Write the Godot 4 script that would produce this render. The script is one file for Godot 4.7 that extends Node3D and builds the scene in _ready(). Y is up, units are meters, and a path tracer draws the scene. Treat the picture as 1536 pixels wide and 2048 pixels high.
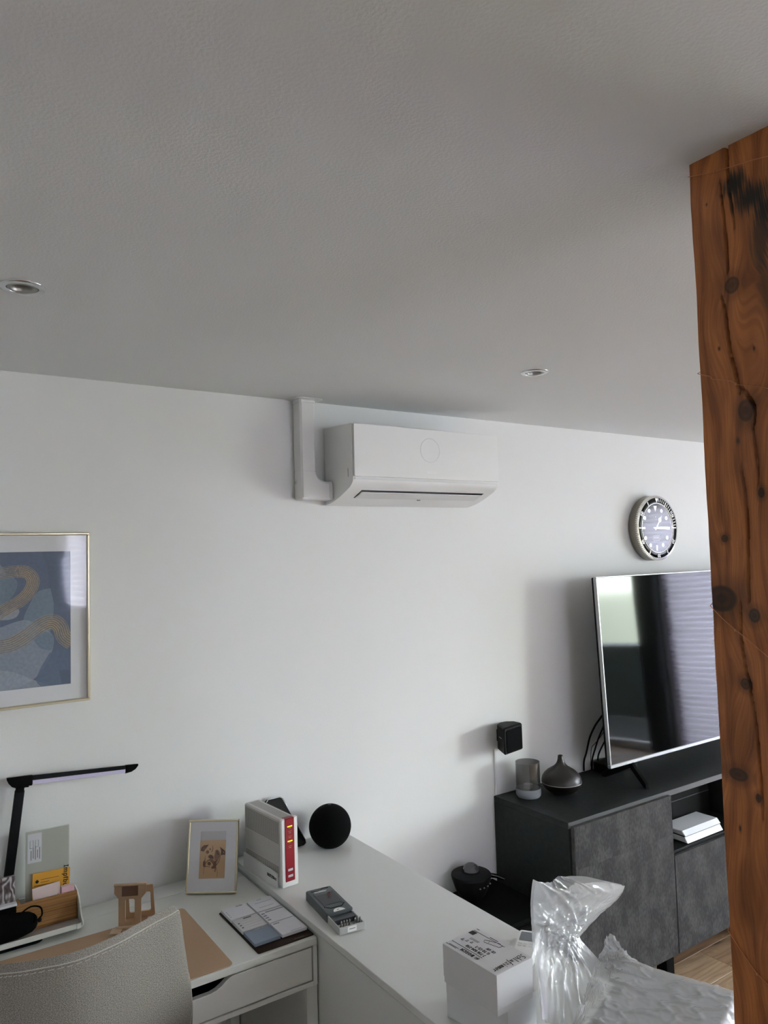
extends Node3D
# Living room corner: air conditioner on a white wall, desk, sideboard, TV and a timber post.
# World: wall z = 0, camera at z = 2.41, floor y = 0, ceiling y = 2.349, metres.

const CEIL := 2.349
const DESK := 0.76
const SIDE := 0.785
const TVTOP := 0.759

var X := Transform3D.IDENTITY      # applied to every vertex added
var sg := 1                        # smoothing group counter
var names := {}
var M := {}
var TEX := {}
var rng := RandomNumberGenerator.new()


# ------------------------------------------------------------------ mesh helpers
func st() -> SurfaceTool:
	var s := SurfaceTool.new()
	s.begin(Mesh.PRIMITIVE_TRIANGLES)
	return s

func flat(s: SurfaceTool) -> void:
	s.set_smooth_group(-1)

func smooth(s: SurfaceTool) -> void:
	sg += 1
	s.set_smooth_group(sg)

# counter-clockwise seen from outside
func tri(s: SurfaceTool, a: Vector3, b: Vector3, c: Vector3, ua := Vector2.ZERO, ub := Vector2.ZERO, uc := Vector2.ZERO) -> void:
	s.set_uv(ua); s.add_vertex(X * a)
	s.set_uv(uc); s.add_vertex(X * c)
	s.set_uv(ub); s.add_vertex(X * b)

func quad(s: SurfaceTool, a: Vector3, b: Vector3, c: Vector3, d: Vector3, u0 := Vector2(0, 1), u1 := Vector2(1, 0)) -> void:
	var ua := u0
	var ub := Vector2(u1.x, u0.y)
	var uc := u1
	var ud := Vector2(u0.x, u1.y)
	tri(s, a, b, c, ua, ub, uc)
	tri(s, a, c, d, ua, uc, ud)

# box between two corners, chamfered by b
func box(s: SurfaceTool, lo: Vector3, hi: Vector3, b := 0.0) -> void:
	flat(s)
	var c := (lo + hi) / 2
	var h := (hi - lo) / 2
	b = minf(b, minf(h.x, minf(h.y, h.z)) * 0.98)
	if b <= 0.00001:
		for ax in 3:
			for sgn: float in [-1.0, 1.0]:
				var n := Vector3.ZERO; n[ax] = sgn
				var u := Vector3.ZERO; u[(ax + 1) % 3] = h[(ax + 1) % 3]
				var v := Vector3.ZERO; v[(ax + 2) % 3] = h[(ax + 2) % 3]
				var o := c + n * h[ax]
				if sgn > 0: quad(s, o - u - v, o + u - v, o + u + v, o - u + v)
				else: quad(s, o - v - u, o + v - u, o + v + u, o - v + u)
		return
	var k := func(ax: int, sx: float, sy: float, sz: float) -> Vector3:
		var sv := Vector3(sx, sy, sz)
		var r := Vector3.ZERO
		for i in 3:
			r[i] = sv[i] * (h[i] if i == ax else h[i] - b)
		return c + r
	for ax in 3:
		var a1 := (ax + 1) % 3
		var a2 := (ax + 2) % 3
		for sgn: float in [-1.0, 1.0]:
			var p := []
			for q: Vector2 in [Vector2(-1, -1), Vector2(1, -1), Vector2(1, 1), Vector2(-1, 1)]:
				var w := Vector3.ZERO
				w[ax] = sgn; w[a1] = q.x; w[a2] = q.y
				p.append(k.call(ax, w.x, w.y, w.z))
			if sgn > 0: quad(s, p[0], p[1], p[2], p[3])
			else: quad(s, p[0], p[3], p[2], p[1])
		# the four edges along ax
		for s1: float in [-1.0, 1.0]:
			for s2: float in [-1.0, 1.0]:
				var e := []
				for t: float in [-1.0, 1.0]:
					var w := Vector3.ZERO
					w[ax] = t; w[a1] = s1; w[a2] = s2
					e.append(k.call(a1, w.x, w.y, w.z))
					e.append(k.call(a2, w.x, w.y, w.z))
				if s1 * s2 > 0: quad(s, e[0], e[1], e[3], e[2])
				else: quad(s, e[1], e[0], e[2], e[3])
	for sx: float in [-1.0, 1.0]:
		for sy: float in [-1.0, 1.0]:
			for sz: float in [-1.0, 1.0]:
				var p0: Vector3 = k.call(0, sx, sy, sz)
				var p1: Vector3 = k.call(1, sx, sy, sz)
				var p2: Vector3 = k.call(2, sx, sy, sz)
				if sx * sy * sz > 0: tri(s, p0, p1, p2)
				else: tri(s, p0, p2, p1)

# profile pieces of (radius, y) turned round the y axis; each piece is smooth by itself
func lathe(s: SurfaceTool, pieces: Array, n := 32) -> void:
	for piece: Array in pieces:
		smooth(s)
		for i in piece.size() - 1:
			var p: Vector2 = piece[i]
			var q: Vector2 = piece[i + 1]
			for k in n:
				var a := TAU * k / n
				var b := TAU * (k + 1) / n
				var p0 := Vector3(p.x * cos(a), p.y, p.x * sin(a))
				var p1 := Vector3(p.x * cos(b), p.y, p.x * sin(b))
				var q0 := Vector3(q.x * cos(a), q.y, q.x * sin(a))
				var q1 := Vector3(q.x * cos(b), q.y, q.x * sin(b))
				var u0 := float(k) / n
				var u1 := float(k + 1) / n
				var v0 := float(i) / (piece.size() - 1)
				var v1 := float(i + 1) / (piece.size() - 1)
				# profile listed from bottom to top, outside on the right
				if p.x > 0.000001: tri(s, p0, q1, p1, Vector2(u0, v0), Vector2(u1, v1), Vector2(u1, v0))
				if q.x > 0.000001: tri(s, p0, q0, q1, Vector2(u0, v0), Vector2(u0, v1), Vector2(u1, v1))

func tube(s: SurfaceTool, pts: Array, r: float, n := 8, r2 := -1.0) -> void:
	smooth(s)
	if r2 < 0: r2 = r
	var rings := []
	var up := Vector3.UP
	for i in pts.size():
		var d: Vector3 = (pts[mini(i + 1, pts.size() - 1)] - pts[maxi(i - 1, 0)]).normalized()
		if absf(d.dot(up)) > 0.95: up = Vector3.RIGHT if absf(d.x) < 0.9 else Vector3.BACK
		var a := d.cross(up).normalized()
		var b := d.cross(a).normalized()
		up = -b if b.dot(up) < 0 else b
		b = d.cross(a).normalized()
		var rr := lerpf(r, r2, float(i) / (pts.size() - 1))
		var ring := []
		for k in n:
			var t := TAU * k / n
			ring.append(pts[i] + (a * cos(t) + b * sin(t)) * rr)
		rings.append(ring)
	for i in rings.size() - 1:
		for k in n:
			var k2 := (k + 1) % n
			quad(s, rings[i][k], rings[i][k2], rings[i + 1][k2], rings[i + 1][k])
	flat(s)
	for k in range(1, n - 1):
		tri(s, rings[0][0], rings[0][k + 1], rings[0][k])
		var l: Array = rings[-1]
		tri(s, l[0], l[k], l[k + 1])

func curve(ctrl: Array, n := 8) -> Array:
	# Catmull-Rom through the points
	var out := []
	for i in ctrl.size() - 1:
		var p0 = ctrl[maxi(i - 1, 0)]
		var p1 = ctrl[i]
		var p2 = ctrl[i + 1]
		var p3 = ctrl[mini(i + 2, ctrl.size() - 1)]
		for k in n:
			var t := float(k) / n
			out.append(0.5 * ((2 * p1) + (p2 - p0) * t + (2 * p0 - 5 * p1 + 4 * p2 - p3) * t * t + (3 * p1 - p0 - 3 * p2 + p3) * t * t * t))
	out.append(ctrl[-1])
	return out

func area2(poly: PackedVector2Array) -> float:
	var a := 0.0
	for i in poly.size():
		var p := poly[i]
		var q := poly[(i + 1) % poly.size()]
		a += p.x * q.y - q.x * p.y
	return a / 2

# polygon in x, y (any winding) pushed from z0 to z1, front edges chamfered by b
func prism(s: SurfaceTool, poly: PackedVector2Array, z0: float, z1: float, b := 0.0, round_sides := false) -> void:
	if area2(poly) < 0:
		poly = poly.duplicate()
		poly.reverse()
	var n := poly.size()
	var ins := PackedVector2Array()
	for i in n:
		var p := poly[i]
		var d1 := (p - poly[(i + n - 1) % n]).normalized()
		var d2 := (poly[(i + 1) % n] - p).normalized()
		var n1 := Vector2(-d1.y, d1.x)
		var n2 := Vector2(-d2.y, d2.x)
		var m := (n1 + n2)
		var l := maxf(1.0 + n1.dot(n2), 0.4)
		ins.append(p + m / l * b)
	var tr := Geometry2D.triangulate_polygon(ins)
	flat(s)
	var lo := poly[0]
	var hi := poly[0]
	for p in poly:
		lo = lo.min(p); hi = hi.max(p)
	var uv := func(p: Vector2) -> Vector2: return Vector2((p.x - lo.x) / maxf(hi.x - lo.x, 1e-6), (hi.y - p.y) / maxf(hi.y - lo.y, 1e-6))
	for i in range(0, tr.size(), 3):
		var a := ins[tr[i]]
		var bb := ins[tr[i + 1]]
		var c := ins[tr[i + 2]]
		if (bb - a).cross(c - a) < 0:
			var t := bb; bb = c; c = t
		tri(s, Vector3(a.x, a.y, z1), Vector3(bb.x, bb.y, z1), Vector3(c.x, c.y, z1), uv.call(a), uv.call(bb), uv.call(c))
		tri(s, Vector3(a.x, a.y, z0), Vector3(c.x, c.y, z0), Vector3(bb.x, bb.y, z0), uv.call(a), uv.call(c), uv.call(bb))
	if round_sides: smooth(s)
	for i in n:
		var j := (i + 1) % n
		var p := poly[i]
		var q := poly[j]
		var p2 := ins[i]
		var q2 := ins[j]
		quad(s, Vector3(p.x, p.y, z0 + b), Vector3(q.x, q.y, z0 + b), Vector3(q.x, q.y, z1 - b), Vector3(p.x, p.y, z1 - b))
		if b > 0:
			quad(s, Vector3(p.x, p.y, z1 - b), Vector3(q.x, q.y, z1 - b), Vector3(q2.x, q2.y, z1), Vector3(p2.x, p2.y, z1))
			quad(s, Vector3(p2.x, p2.y, z0), Vector3(q2.x, q2.y, z0), Vector3(q.x, q.y, z0 + b), Vector3(p.x, p.y, z0 + b))

# surface over u, v in 0..1; outward normal is du x dv
func grid(s: SurfaceTool, nu: int, nv: int, f: Callable, flip := false) -> void:
	smooth(s)
	var p := []
	for j in nv + 1:
		var row := []
		for i in nu + 1:
			row.append(f.call(float(i) / nu, float(j) / nv))
		p.append(row)
	for j in nv:
		for i in nu:
			var u0 := Vector2(float(i) / nu, 1.0 - float(j) / nv)
			var u1 := Vector2(float(i + 1) / nu, 1.0 - float(j + 1) / nv)
			if flip: quad(s, p[j][i + 1], p[j][i], p[j + 1][i], p[j + 1][i + 1], Vector2(u1.x, u0.y), Vector2(u0.x, u1.y))
			else: quad(s, p[j][i], p[j][i + 1], p[j + 1][i + 1], p[j + 1][i], u0, u1)

func rrect(w: float, h: float, r: float, n := 5, at := Vector2.ZERO) -> PackedVector2Array:
	var out := PackedVector2Array()
	for k in 4:
		var c := Vector2([1, -1, -1, 1][k] * (w / 2 - r), [1, 1, -1, -1][k] * (h / 2 - r))
		for i in n + 1:
			var a := PI / 2 * (k + float(i) / n)
			out.append(at + c + Vector2(cos(a), sin(a)) * r)
	return out

func put(s: SurfaceTool, called: String, m: Material, parent: Node = self, label := "") -> MeshInstance3D:
	s.generate_normals()
	var o := MeshInstance3D.new()
	o.mesh = s.commit()
	o.material_override = null
	o.mesh.surface_set_material(0, m)
	o.name = called if parent != self else numbered(called)
	parent.add_child(o, true)
	if label: o.set_meta("label", label)
	return o

func numbered(called: String) -> String:
	var n: int = names.get(called, -1) + 1
	names[called] = n
	return called if n == 0 else "%s_%03d" % [called, n]

# a thing: a Node3D at its base; afterwards X maps world coordinates into it
func thing(called: String, label: String, category: String, at: Vector3, group := "", turn := 0.0) -> Node3D:
	var o := Node3D.new()
	o.name = numbered(called)
	add_child(o, true)
	o.position = at
	o.rotation.y = turn
	o.set_meta("label", label)
	o.set_meta("category", category)
	if group: o.set_meta("group", group)
	X = Transform3D(Basis.IDENTITY, -at)
	return o

# same, but the parts are given in the thing's own axes
func local_thing(called: String, label: String, category: String, at: Vector3, turn := 0.0, group := "") -> Node3D:
	var o := thing(called, label, category, at, group, turn)
	X = Transform3D.IDENTITY
	return o

func structure(o: Node, label: String) -> Node:
	o.set_meta("kind", "structure")
	o.set_meta("label", label)
	return o

func text(t: String, height: float, m: Material, parent: Node, at: Vector3, right: Vector3, up: Vector3, called := "lettering", font := "Droid Sans", bold := 400, stretch := 1.0, centre := true) -> MeshInstance3D:
	var f := SystemFont.new()
	f.font_names = PackedStringArray([font])
	f.font_weight = bold
	var tm := TextMesh.new()
	tm.font = f
	tm.text = t
	tm.font_size = 48
	tm.pixel_size = height / (48 * 0.72)
	tm.depth = 0.0006
	tm.curve_step = 2.0
	tm.horizontal_alignment = HORIZONTAL_ALIGNMENT_CENTER if centre else HORIZONTAL_ALIGNMENT_LEFT
	tm.material = m
	var o := MeshInstance3D.new()
	o.mesh = tm
	o.name = called
	right = right.normalized()
	up = up.normalized()
	o.transform = Transform3D(Basis(right * stretch, up, right.cross(up)), X * at)
	parent.add_child(o, true)
	return o


# ------------------------------------------------------------------ materials
func tex(img: Image) -> ImageTexture:
	img.generate_mipmaps()
	return ImageTexture.create_from_image(img)

func noise(seed_: int, freq: float, oct := 3, kind := FastNoiseLite.TYPE_SIMPLEX_SMOOTH) -> FastNoiseLite:
	var n := FastNoiseLite.new()
	n.seed = seed_
	n.noise_type = kind
	n.frequency = freq
	n.fractal_octaves = oct
	if oct <= 1: n.fractal_type = FastNoiseLite.FRACTAL_NONE
	return n

func noise_tex(seed_: int, freq: float, oct := 3, size := 512) -> ImageTexture:
	return tex(noise(seed_, freq, oct).get_seamless_image(size, size))

# grey noise between two colours
func tint_tex(seed_: int, freq: float, oct: int, a: Color, b: Color, size := 512, power := 1.0) -> ImageTexture:
	var src := noise(seed_, freq, oct).get_seamless_image(size, size)
	var img := Image.create_empty(size, size, false, Image.FORMAT_RGB8)
	for y in size:
		for x in size:
			img.set_pixel(x, y, a.lerp(b, pow(src.get_pixel(x, y).r, power)))
	return tex(img)

func mat(called: String, c: Color, rough := 0.5, metal := 0.0) -> StandardMaterial3D:
	var m := StandardMaterial3D.new()
	m.resource_name = called
	m.albedo_color = c
	m.roughness = rough
	m.metallic = metal
	M[called] = m
	return m

func dull(called: String, c: Color, rough := 0.8) -> StandardMaterial3D:
	var m := mat(called, c, rough)
	m.metallic_specular = 0.22
	return m

func rgb(r: float, g: float, b: float) -> Color:
	return Color(r / 255.0, g / 255.0, b / 255.0)

func triplanar(m: StandardMaterial3D, scale: float, world := true) -> void:
	m.uv1_triplanar = true
	m.uv1_world_triplanar = world
	m.uv1_scale = Vector3.ONE * scale
	m.uv1_triplanar_sharpness = 4.0

func relief(m: StandardMaterial3D, t: Texture2D, cm: float) -> void:
	m.heightmap_enabled = true
	m.heightmap_texture = t
	m.heightmap_scale = cm

func pane(called: String, c: Color, alpha: float, rough := 0.02) -> StandardMaterial3D:
	var m := mat(called, Color(c, alpha), rough)
	m.transparency = BaseMaterial3D.TRANSPARENCY_ALPHA
	return m

# wood: grain runs along v; knots are [u, v, radius in u, radius in v, darkness] in 0..1
func wood_img(w: int, h: int, seed_: int, light: Color, dark: Color, rings: float, knots: Array, aspect: float, stains: Array = []) -> Image:
	var img := Image.create_empty(w, h, false, Image.FORMAT_RGB8)
	var warp := noise(seed_, 1.0, 2)
	var streak := noise(seed_ + 1, 1.0, 3)
	var blot := noise(seed_ + 2, 1.0, 3)
	for y in h:
		var v := float(y) / h
		for x in w:
			var u := float(x) / w
			var uu := u + warp.get_noise_2d(u * 1.2, v * aspect * 0.35) * 0.22
			var k := 0.0
			for kn: Array in knots:
				var du: float = (u - kn[0]) / kn[2]
				var dv: float = (v - kn[1]) / kn[3]
				if absf(dv) > 4.0 or absf(du) > 5.0: continue
				var d2 := du * du + dv * dv * 0.5
				uu += (0.10 if du > 0 else -0.10) * (1.0 - exp(-absf(du) * 2.0)) * exp(-d2 * 0.28) * kn[2] * 6.0
				var d := sqrt(du * du + dv * dv)
				k = maxf(k, kn[4] * (1.0 - smoothstep(0.72, 1.12, d)) * (0.90 + 0.10 * sin(d * 10.0)))
				k = maxf(k, kn[4] * 0.28 * (1.0 - smoothstep(1.0, 2.2, d)))
			var ring := 0.5 + 0.5 * sin(uu * rings * TAU + warp.get_noise_2d(u * 3.0 + 9.0, v * aspect * 0.8) * 2.0)
			var fine := streak.get_noise_2d(uu * 46.0, v * aspect * 1.6)
			var b := blot.get_noise_2d(u * 2.4, v * aspect * 0.9)
			var t := clampf(0.30 + 0.34 * pow(ring, 2.2) + 0.30 * fine + 0.30 * b, 0.0, 1.0)
			var c := light.lerp(dark, t)
			c = c.lerp(dark.darkened(0.62), k)
			for sn: Array in stains:
				var e: float = 1.0 - smoothstep(0.25, 1.0, Vector2((u - sn[0]) / sn[2], (v - sn[1]) / sn[3]).length() + 0.5 * fine + 0.45 * b)
				c = c.lerp(Color(0.055, 0.045, 0.04), e * sn[4])
			img.set_pixel(x, y, c)
	return img

func fill_poly(img: Image, pts: Array, c: Color, soft := 1.0) -> void:
	var poly := PackedVector2Array(pts)
	var lo := poly[0]
	var hi := poly[0]
	for p in poly:
		lo = lo.min(p); hi = hi.max(p)
	for y in range(maxi(0, int(lo.y)), mini(img.get_height(), int(hi.y) + 2)):
		for x in range(maxi(0, int(lo.x)), mini(img.get_width(), int(hi.x) + 2)):
			if Geometry2D.is_point_in_polygon(Vector2(x, y), poly):
				img.set_pixel(x, y, img.get_pixel(x, y).lerp(c, soft))

func dab(img: Image, at: Vector2, r: float, c: Color, soft := 1.0) -> void:
	for y in range(maxi(0, int(at.y - r)), mini(img.get_height(), int(at.y + r) + 2)):
		for x in range(maxi(0, int(at.x - r)), mini(img.get_width(), int(at.x + r) + 2)):
			if Vector2(x, y).distance_to(at) <= r:
				img.set_pixel(x, y, img.get_pixel(x, y).lerp(c, soft))

func stroke(img: Image, pts: Array, r: float, c: Color, soft := 1.0) -> void:
	var path := curve(pts, 14)
	for i in path.size() - 1:
		var n := int(ceil(path[i].distance_to(path[i + 1]) / maxf(0.6, r * 0.4)))
		for k in n:
			dab(img, path[i].lerp(path[i + 1], float(k) / n), r, c, soft)

# abstract print: slate blue fields with two combed gold bands; coordinates of the visible right half
func art_img() -> Image:
	var w := 512
	var h := 512
	var img := Image.create_empty(w, h, false, Image.FORMAT_RGB8)
	img.fill(rgb(84, 97, 124))
	var q := func(x: float, y: float) -> Vector2: return Vector2(266 + x * 0.339, (y - 310) * 0.371)
	var soft_poly := func(pts: Array, c: Color, a: float) -> void:
		var o := []
		for p: Vector2 in curve(pts + [pts[0]], 6): o.append(q.call(p.x, p.y))
		fill_poly(img, o, c, a)
	soft_poly.call([Vector2(420, 300), Vector2(740, 300), Vector2(740, 900), Vector2(520, 800), Vector2(480, 520)], rgb(74, 92, 116), 0.7)
	soft_poly.call([Vector2(-700, 500), Vector2(-200, 320), Vector2(60, 560), Vector2(-100, 1000), Vector2(-600, 1100)], rgb(126, 140, 160), 0.8)
	soft_poly.call([Vector2(510, 690), Vector2(380, 720), Vector2(290, 850), Vector2(225, 1020), Vector2(260, 1150), Vector2(480, 1180), Vector2(545, 900)], rgb(118, 136, 154), 0.85)
	soft_poly.call([Vector2(-30, 520), Vector2(120, 560), Vector2(170, 640), Vector2(110, 760), Vector2(-30, 860)], rgb(104, 124, 142), 0.9)
	soft_poly.call([Vector2(150, 860), Vector2(190, 910), Vector2(140, 975), Vector2(0, 985), Vector2(20, 920)], rgb(150, 158, 168), 0.9)
	soft_poly.call([Vector2(-60, 1080), Vector2(230, 1000), Vector2(400, 1080), Vector2(540, 1190), Vector2(500, 1400), Vector2(330, 1610), Vector2(60, 1690), Vector2(-60, 1660)], rgb(140, 150, 167), 0.85)
	soft_poly.call([Vector2(320, 1190), Vector2(430, 1130), Vector2(535, 1180), Vector2(520, 1320), Vector2(400, 1290)], rgb(104, 124, 146), 0.8)
	soft_poly.call([Vector2(-60, 1480), Vector2(120, 1510), Vector2(330, 1610), Vector2(490, 1710), Vector2(-60, 1770)], rgb(154, 161, 175), 0.8)
	soft_poly.call([Vector2(500, 1350), Vector2(740, 1330), Vector2(740, 1720), Vector2(500, 1720), Vector2(360, 1610)], rgb(84, 103, 130), 0.8)
	soft_poly.call([Vector2(600, 1540), Vector2(740, 1560), Vector2(740, 1720), Vector2(640, 1700)], rgb(70, 86, 114), 0.8)
	var gold := func(pts: Array, width: float) -> void:
		var path := []
		for p: Vector2 in curve(pts, 26): path.append(q.call(p.x, p.y))
		for i in path.size() - 1:
			var d: Vector2 = (path[i + 1] - path[i]).normalized()
			var nn := Vector2(-d.y, d.x)
			var k := -1.0
			while k <= 1.0:
				var f := absf(sin(k * 11.0)) * 0.7 + rng.randf() * 0.35
				var c := rgb(78, 70, 64).lerp(rgb(180, 164, 146), clampf(f, 0, 1))
				dab(img, path[i] + nn * k * width * 0.355, 0.8, c)
				k += 0.045
	gold.call([Vector2(-900, 700), Vector2(-500, 760), Vector2(-260, 640), Vector2(-60, 540), Vector2(150, 505), Vector2(270, 520), Vector2(330, 600), Vector2(300, 700), Vector2(220, 790), Vector2(90, 860), Vector2(-60, 950), Vector2(-400, 1180), Vector2(-900, 1100)], 62.0)
	gold.call([Vector2(-900, 1400), Vector2(-400, 1330), Vector2(-100, 1262), Vector2(100, 1240), Vector2(250, 1170), Vector2(400, 1070), Vector2(520, 1030), Vector2(610, 1090), Vector2(650, 1200), Vector2(740, 1270)], 76.0)
	var g := noise(31, 0.6, 2)
	for y in h:
		for x in w:
			var f := 1.0 + 0.10 * g.get_noise_2d(x, y) + 0.06 * g.get_noise_2d(x * 0.1, y * 0.1)
			var c := img.get_pixel(x, y)
			img.set_pixel(x, y, Color(c.r * f, c.g * f, c.b * f))
	return img

# sepia drawing of a boxer dog on kraft card
func dog_img() -> Image:
	var img := Image.create_empty(200, 280, false, Image.FORMAT_RGB8)
	img.fill(rgb(196, 160, 120))
	var k := func(x: float, y: float) -> Vector2: return Vector2((x - 490) * 0.4, (y - 715) * 0.4)
	var dk := rgb(78, 50, 32)
	var md := rgb(128, 90, 60)
	var poly := func(a: Array, c: Color, soft := 1.0) -> void:
		var o := []
		for p: Array in a: o.append(k.call(p[0], p[1]))
		fill_poly(img, o, c, soft)
	var line := func(a: Array, r: float, c: Color, soft := 1.0) -> void:
		var o := []
		for p: Array in a: o.append(k.call(p[0], p[1]))
		stroke(img, o, r, c, soft)
	poly.call([[500, 905], [510, 850], [560, 805], [655, 795], [620, 840], [580, 890], [560, 920]], dk)
	poly.call([[535, 880], [570, 840], [580, 880]], md)
	poly.call([[870, 840], [930, 880], [980, 930], [980, 985], [930, 985], [890, 1000], [900, 920]], dk)
	poly.call([[930, 920], [965, 945], [955, 960]], rgb(210, 180, 145))
	poly.call([[790, 900], [830, 890], [870, 930], [885, 1000], [850, 1080], [820, 1130], [790, 1080], [775, 980]], md)
	poly.call([[800, 910], [830, 900], [845, 960], [815, 980]], dk)
	line.call([[730, 830], [735, 880], [715, 930]], 3.0, md)
	poly.call([[600, 930], [625, 895], [660, 905], [665, 945], [625, 970]], md)
	line.call([[610, 930], [635, 915], [655, 930], [635, 948], [612, 932]], 1.6, dk)
	poly.call([[668, 870], [690, 860], [700, 885], [675, 900]], dk, 0.8)
	poly.call([[820, 960], [860, 950], [865, 985], [830, 990]], dk)
	poly.call([[650, 1010], [680, 985], [720, 985], [755, 1020], [755, 1060], [720, 1050], [690, 1050], [665, 1040]], dk)
	poly.call([[700, 1050], [750, 1060], [770, 1110], [760, 1180], [730, 1130], [680, 1090], [630, 1110], [600, 1180], [590, 1140], [640, 1080]], md)
	poly.call([[640, 1120], [690, 1110], [715, 1150], [690, 1180], [650, 1165]], dk, 0.9)
	poly.call([[560, 1110], [600, 1050], [600, 1140], [610, 1205], [570, 1205], [555, 1160]], dk, 0.9)
	poly.call([[760, 1110], [810, 1090], [820, 1170], [790, 1230], [740, 1240], [715, 1215], [755, 1180]], dk, 0.9)
	line.call([[600, 1010], [590, 1060], [600, 1110]], 2.0, md)
	line.call([[885, 1010], [870, 1090], [820, 1170]], 2.2, dk)
	line.call([[775, 1000], [775, 1090]], 2.2, md)
	line.call([[610, 1190], [650, 1195], [690, 1205]], 1.8, dk)
	line.call([[580, 1220], [575, 1270], [580, 1330]], 1.6, md)
	line.call([[808, 1190], [800, 1240], [795, 1295]], 3.0, dk)
	line.call([[815, 1220], [840, 1300], [840, 1390]], 1.6, md)
	var g := noise(77, 0.25, 3)
	for y in 280:
		for x in 200:
			img.set_pixel(x, y, img.get_pixel(x, y) * (1.0 + 0.10 * g.get_noise_2d(x * 2.5, y * 0.7)))
	return img

func materials() -> void:
	var plaster := noise_tex(3, 0.055, 4)
	var grainy := noise_tex(8, 0.2, 3)
	var soft_noise := noise_tex(5, 0.02, 4)
	var m := mat("wall_paint", rgb(233, 233, 232), 0.92)
	triplanar(m, 3.0); relief(m, plaster, 0.014)
	m = mat("ceiling_paint", rgb(224, 226, 226), 0.95)
	triplanar(m, 5.0); relief(m, plaster, 0.036)
	mat("trim_white", rgb(235, 235, 235), 0.45)
	mat("white_plastic", rgb(238, 238, 237), 0.38)
	mat("panel_plastic", rgb(236, 236, 235), 0.28)
	mat("duct_plastic", rgb(226, 225, 223), 0.45)
	mat("flap_plastic", rgb(224, 224, 223), 0.4)
	mat("ring_print", rgb(222, 224, 224), 0.4)
	mat("pale_print", rgb(250, 250, 250), 0.4)
	mat("outlet_plastic", rgb(142, 143, 145), 0.6)
	m = mat("desk_white", rgb(224, 225, 221), 0.42)
	m = mat("board_white", rgb(226, 227, 225), 0.4)
	dull("black_plastic", rgb(15, 15, 16), 0.5)
	dull("matte_black", rgb(8, 8, 9), 0.8)
	m = mat("gloss_black", rgb(8, 8, 9), 0.2)
	m.metallic_specular = 0.35
	m = dull("cloth_black", rgb(10, 10, 11), 0.95)
	triplanar(m, 22.0, false); relief(m, grainy, 0.03)
	mat("chrome", rgb(200, 202, 204), 0.18, 1.0)
	mat("steel", rgb(160, 158, 154), 0.38, 1.0)
	m = mat("brushed_steel", rgb(148, 142, 132), 0.42, 1.0)
	m = mat("polished_steel", rgb(232, 230, 226), 0.16, 1.0)
	mat("silver_bezel", rgb(168, 170, 172), 0.36, 0.9)
	mat("aluminium", rgb(176, 178, 180), 0.35, 1.0)
	m = mat("gold", rgb(216, 206, 178), 0.28, 1.0)
	m = mat("rose_gold", rgb(206, 180, 152), 0.34, 0.8)
	mat("copper", rgb(206, 142, 98), 0.3, 1.0)
	m = mat("tv_glass", rgb(6, 6, 7), 0.045)
	m.metallic_specular = 0.34
	pane("clear_glass", Color(1, 1, 1), 0.04)
	pane("frame_glass", Color(1, 1, 1), 0.03, 0.01)
	m = pane("smoked_glass", rgb(64, 60, 56), 0.40, 0.03)
	m.metallic = 0.15
	m.metallic_specular = 1.0
	m = pane("plastic_film", rgb(242, 244, 248), 0.31, 0.16)
	m.metallic_specular = 0.5
	m = pane("sleeve_film", rgb(232, 236, 236), 0.06, 0.08)
	var crystal := mat("crystal", Color(0.95, 0.96, 1.0, 0.05), 0.03)
	crystal.refraction_enabled = true
	crystal.refraction_scale = 0.05
	m = mat("blind_cloth", rgb(230, 225, 242), 0.85)
	m.backlight_enabled = true
	m.backlight = Color(0.97, 0.95, 1.0)
	# fabrics and card
	var weave := Image.create_empty(256, 256, false, Image.FORMAT_RGB8)
	var wn := noise(12, 0.5, 2)
	for y in 256:
		for x in 256:
			var f := 0.5 + 0.22 * sin(x * TAU / 8.0 + (PI if (y / 4) % 2 else 0.0)) * sin(y * TAU / 8.0) + 0.30 * wn.get_noise_2d(x, y)
			weave.set_pixel(x, y, Color(f, f, f))
	var weave_t := tex(weave)
	m = mat("chair_cloth", Color.WHITE, 0.95)
	m.albedo_texture = tint_tex(14, 0.30, 3, rgb(80, 76, 71), rgb(196, 190, 181), 256)
	triplanar(m, 5.0, false); relief(m, weave_t, 0.05)
	m.rim_enabled = true; m.rim = 0.25
	mat("thread", rgb(192, 186, 177), 0.9)
	m = mat("felt_tan", rgb(178, 148, 120), 0.9)
	m = dull("leather_brown", rgb(48, 33, 26), 0.6)
	mat("leather_edge", rgb(92, 64, 46), 0.6)
	mat("paper_white", rgb(226, 226, 232), 0.85)
	mat("paper_grey", rgb(208, 207, 209), 0.85)
	mat("paper_blue", rgb(140, 152, 170), 0.85)
	mat("paper_side", rgb(196, 196, 200), 0.9)
	mat("ink", rgb(52, 52, 58), 0.8)
	mat("ink_black", rgb(22, 22, 24), 0.75)
	mat("ink_grey", rgb(150, 150, 158), 0.8)
	mat("carton_white", rgb(226, 226, 229), 0.7)
	mat("mount_board", rgb(226, 226, 230), 0.9)
	mat("envelope_grey", rgb(186, 188, 178), 0.9)
	mat("booklet_yellow", rgb(206, 148, 44), 0.7)
	mat("card_pink", rgb(224, 204, 204), 0.8)
	mat("tray_felt", rgb(182, 172, 166), 0.9)
	mat("box_pink", rgb(228, 186, 200), 0.6)
	mat("panel_grey", rgb(150, 152, 155), 0.7)
	# router
	mat("router_grey", rgb(206, 203, 199), 0.5)
	mat("router_white", rgb(236, 236, 234), 0.4)
	mat("router_red", rgb(140, 20, 34), 0.3)
	m = mat("led_yellow", rgb(200, 210, 60), 0.4)
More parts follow.
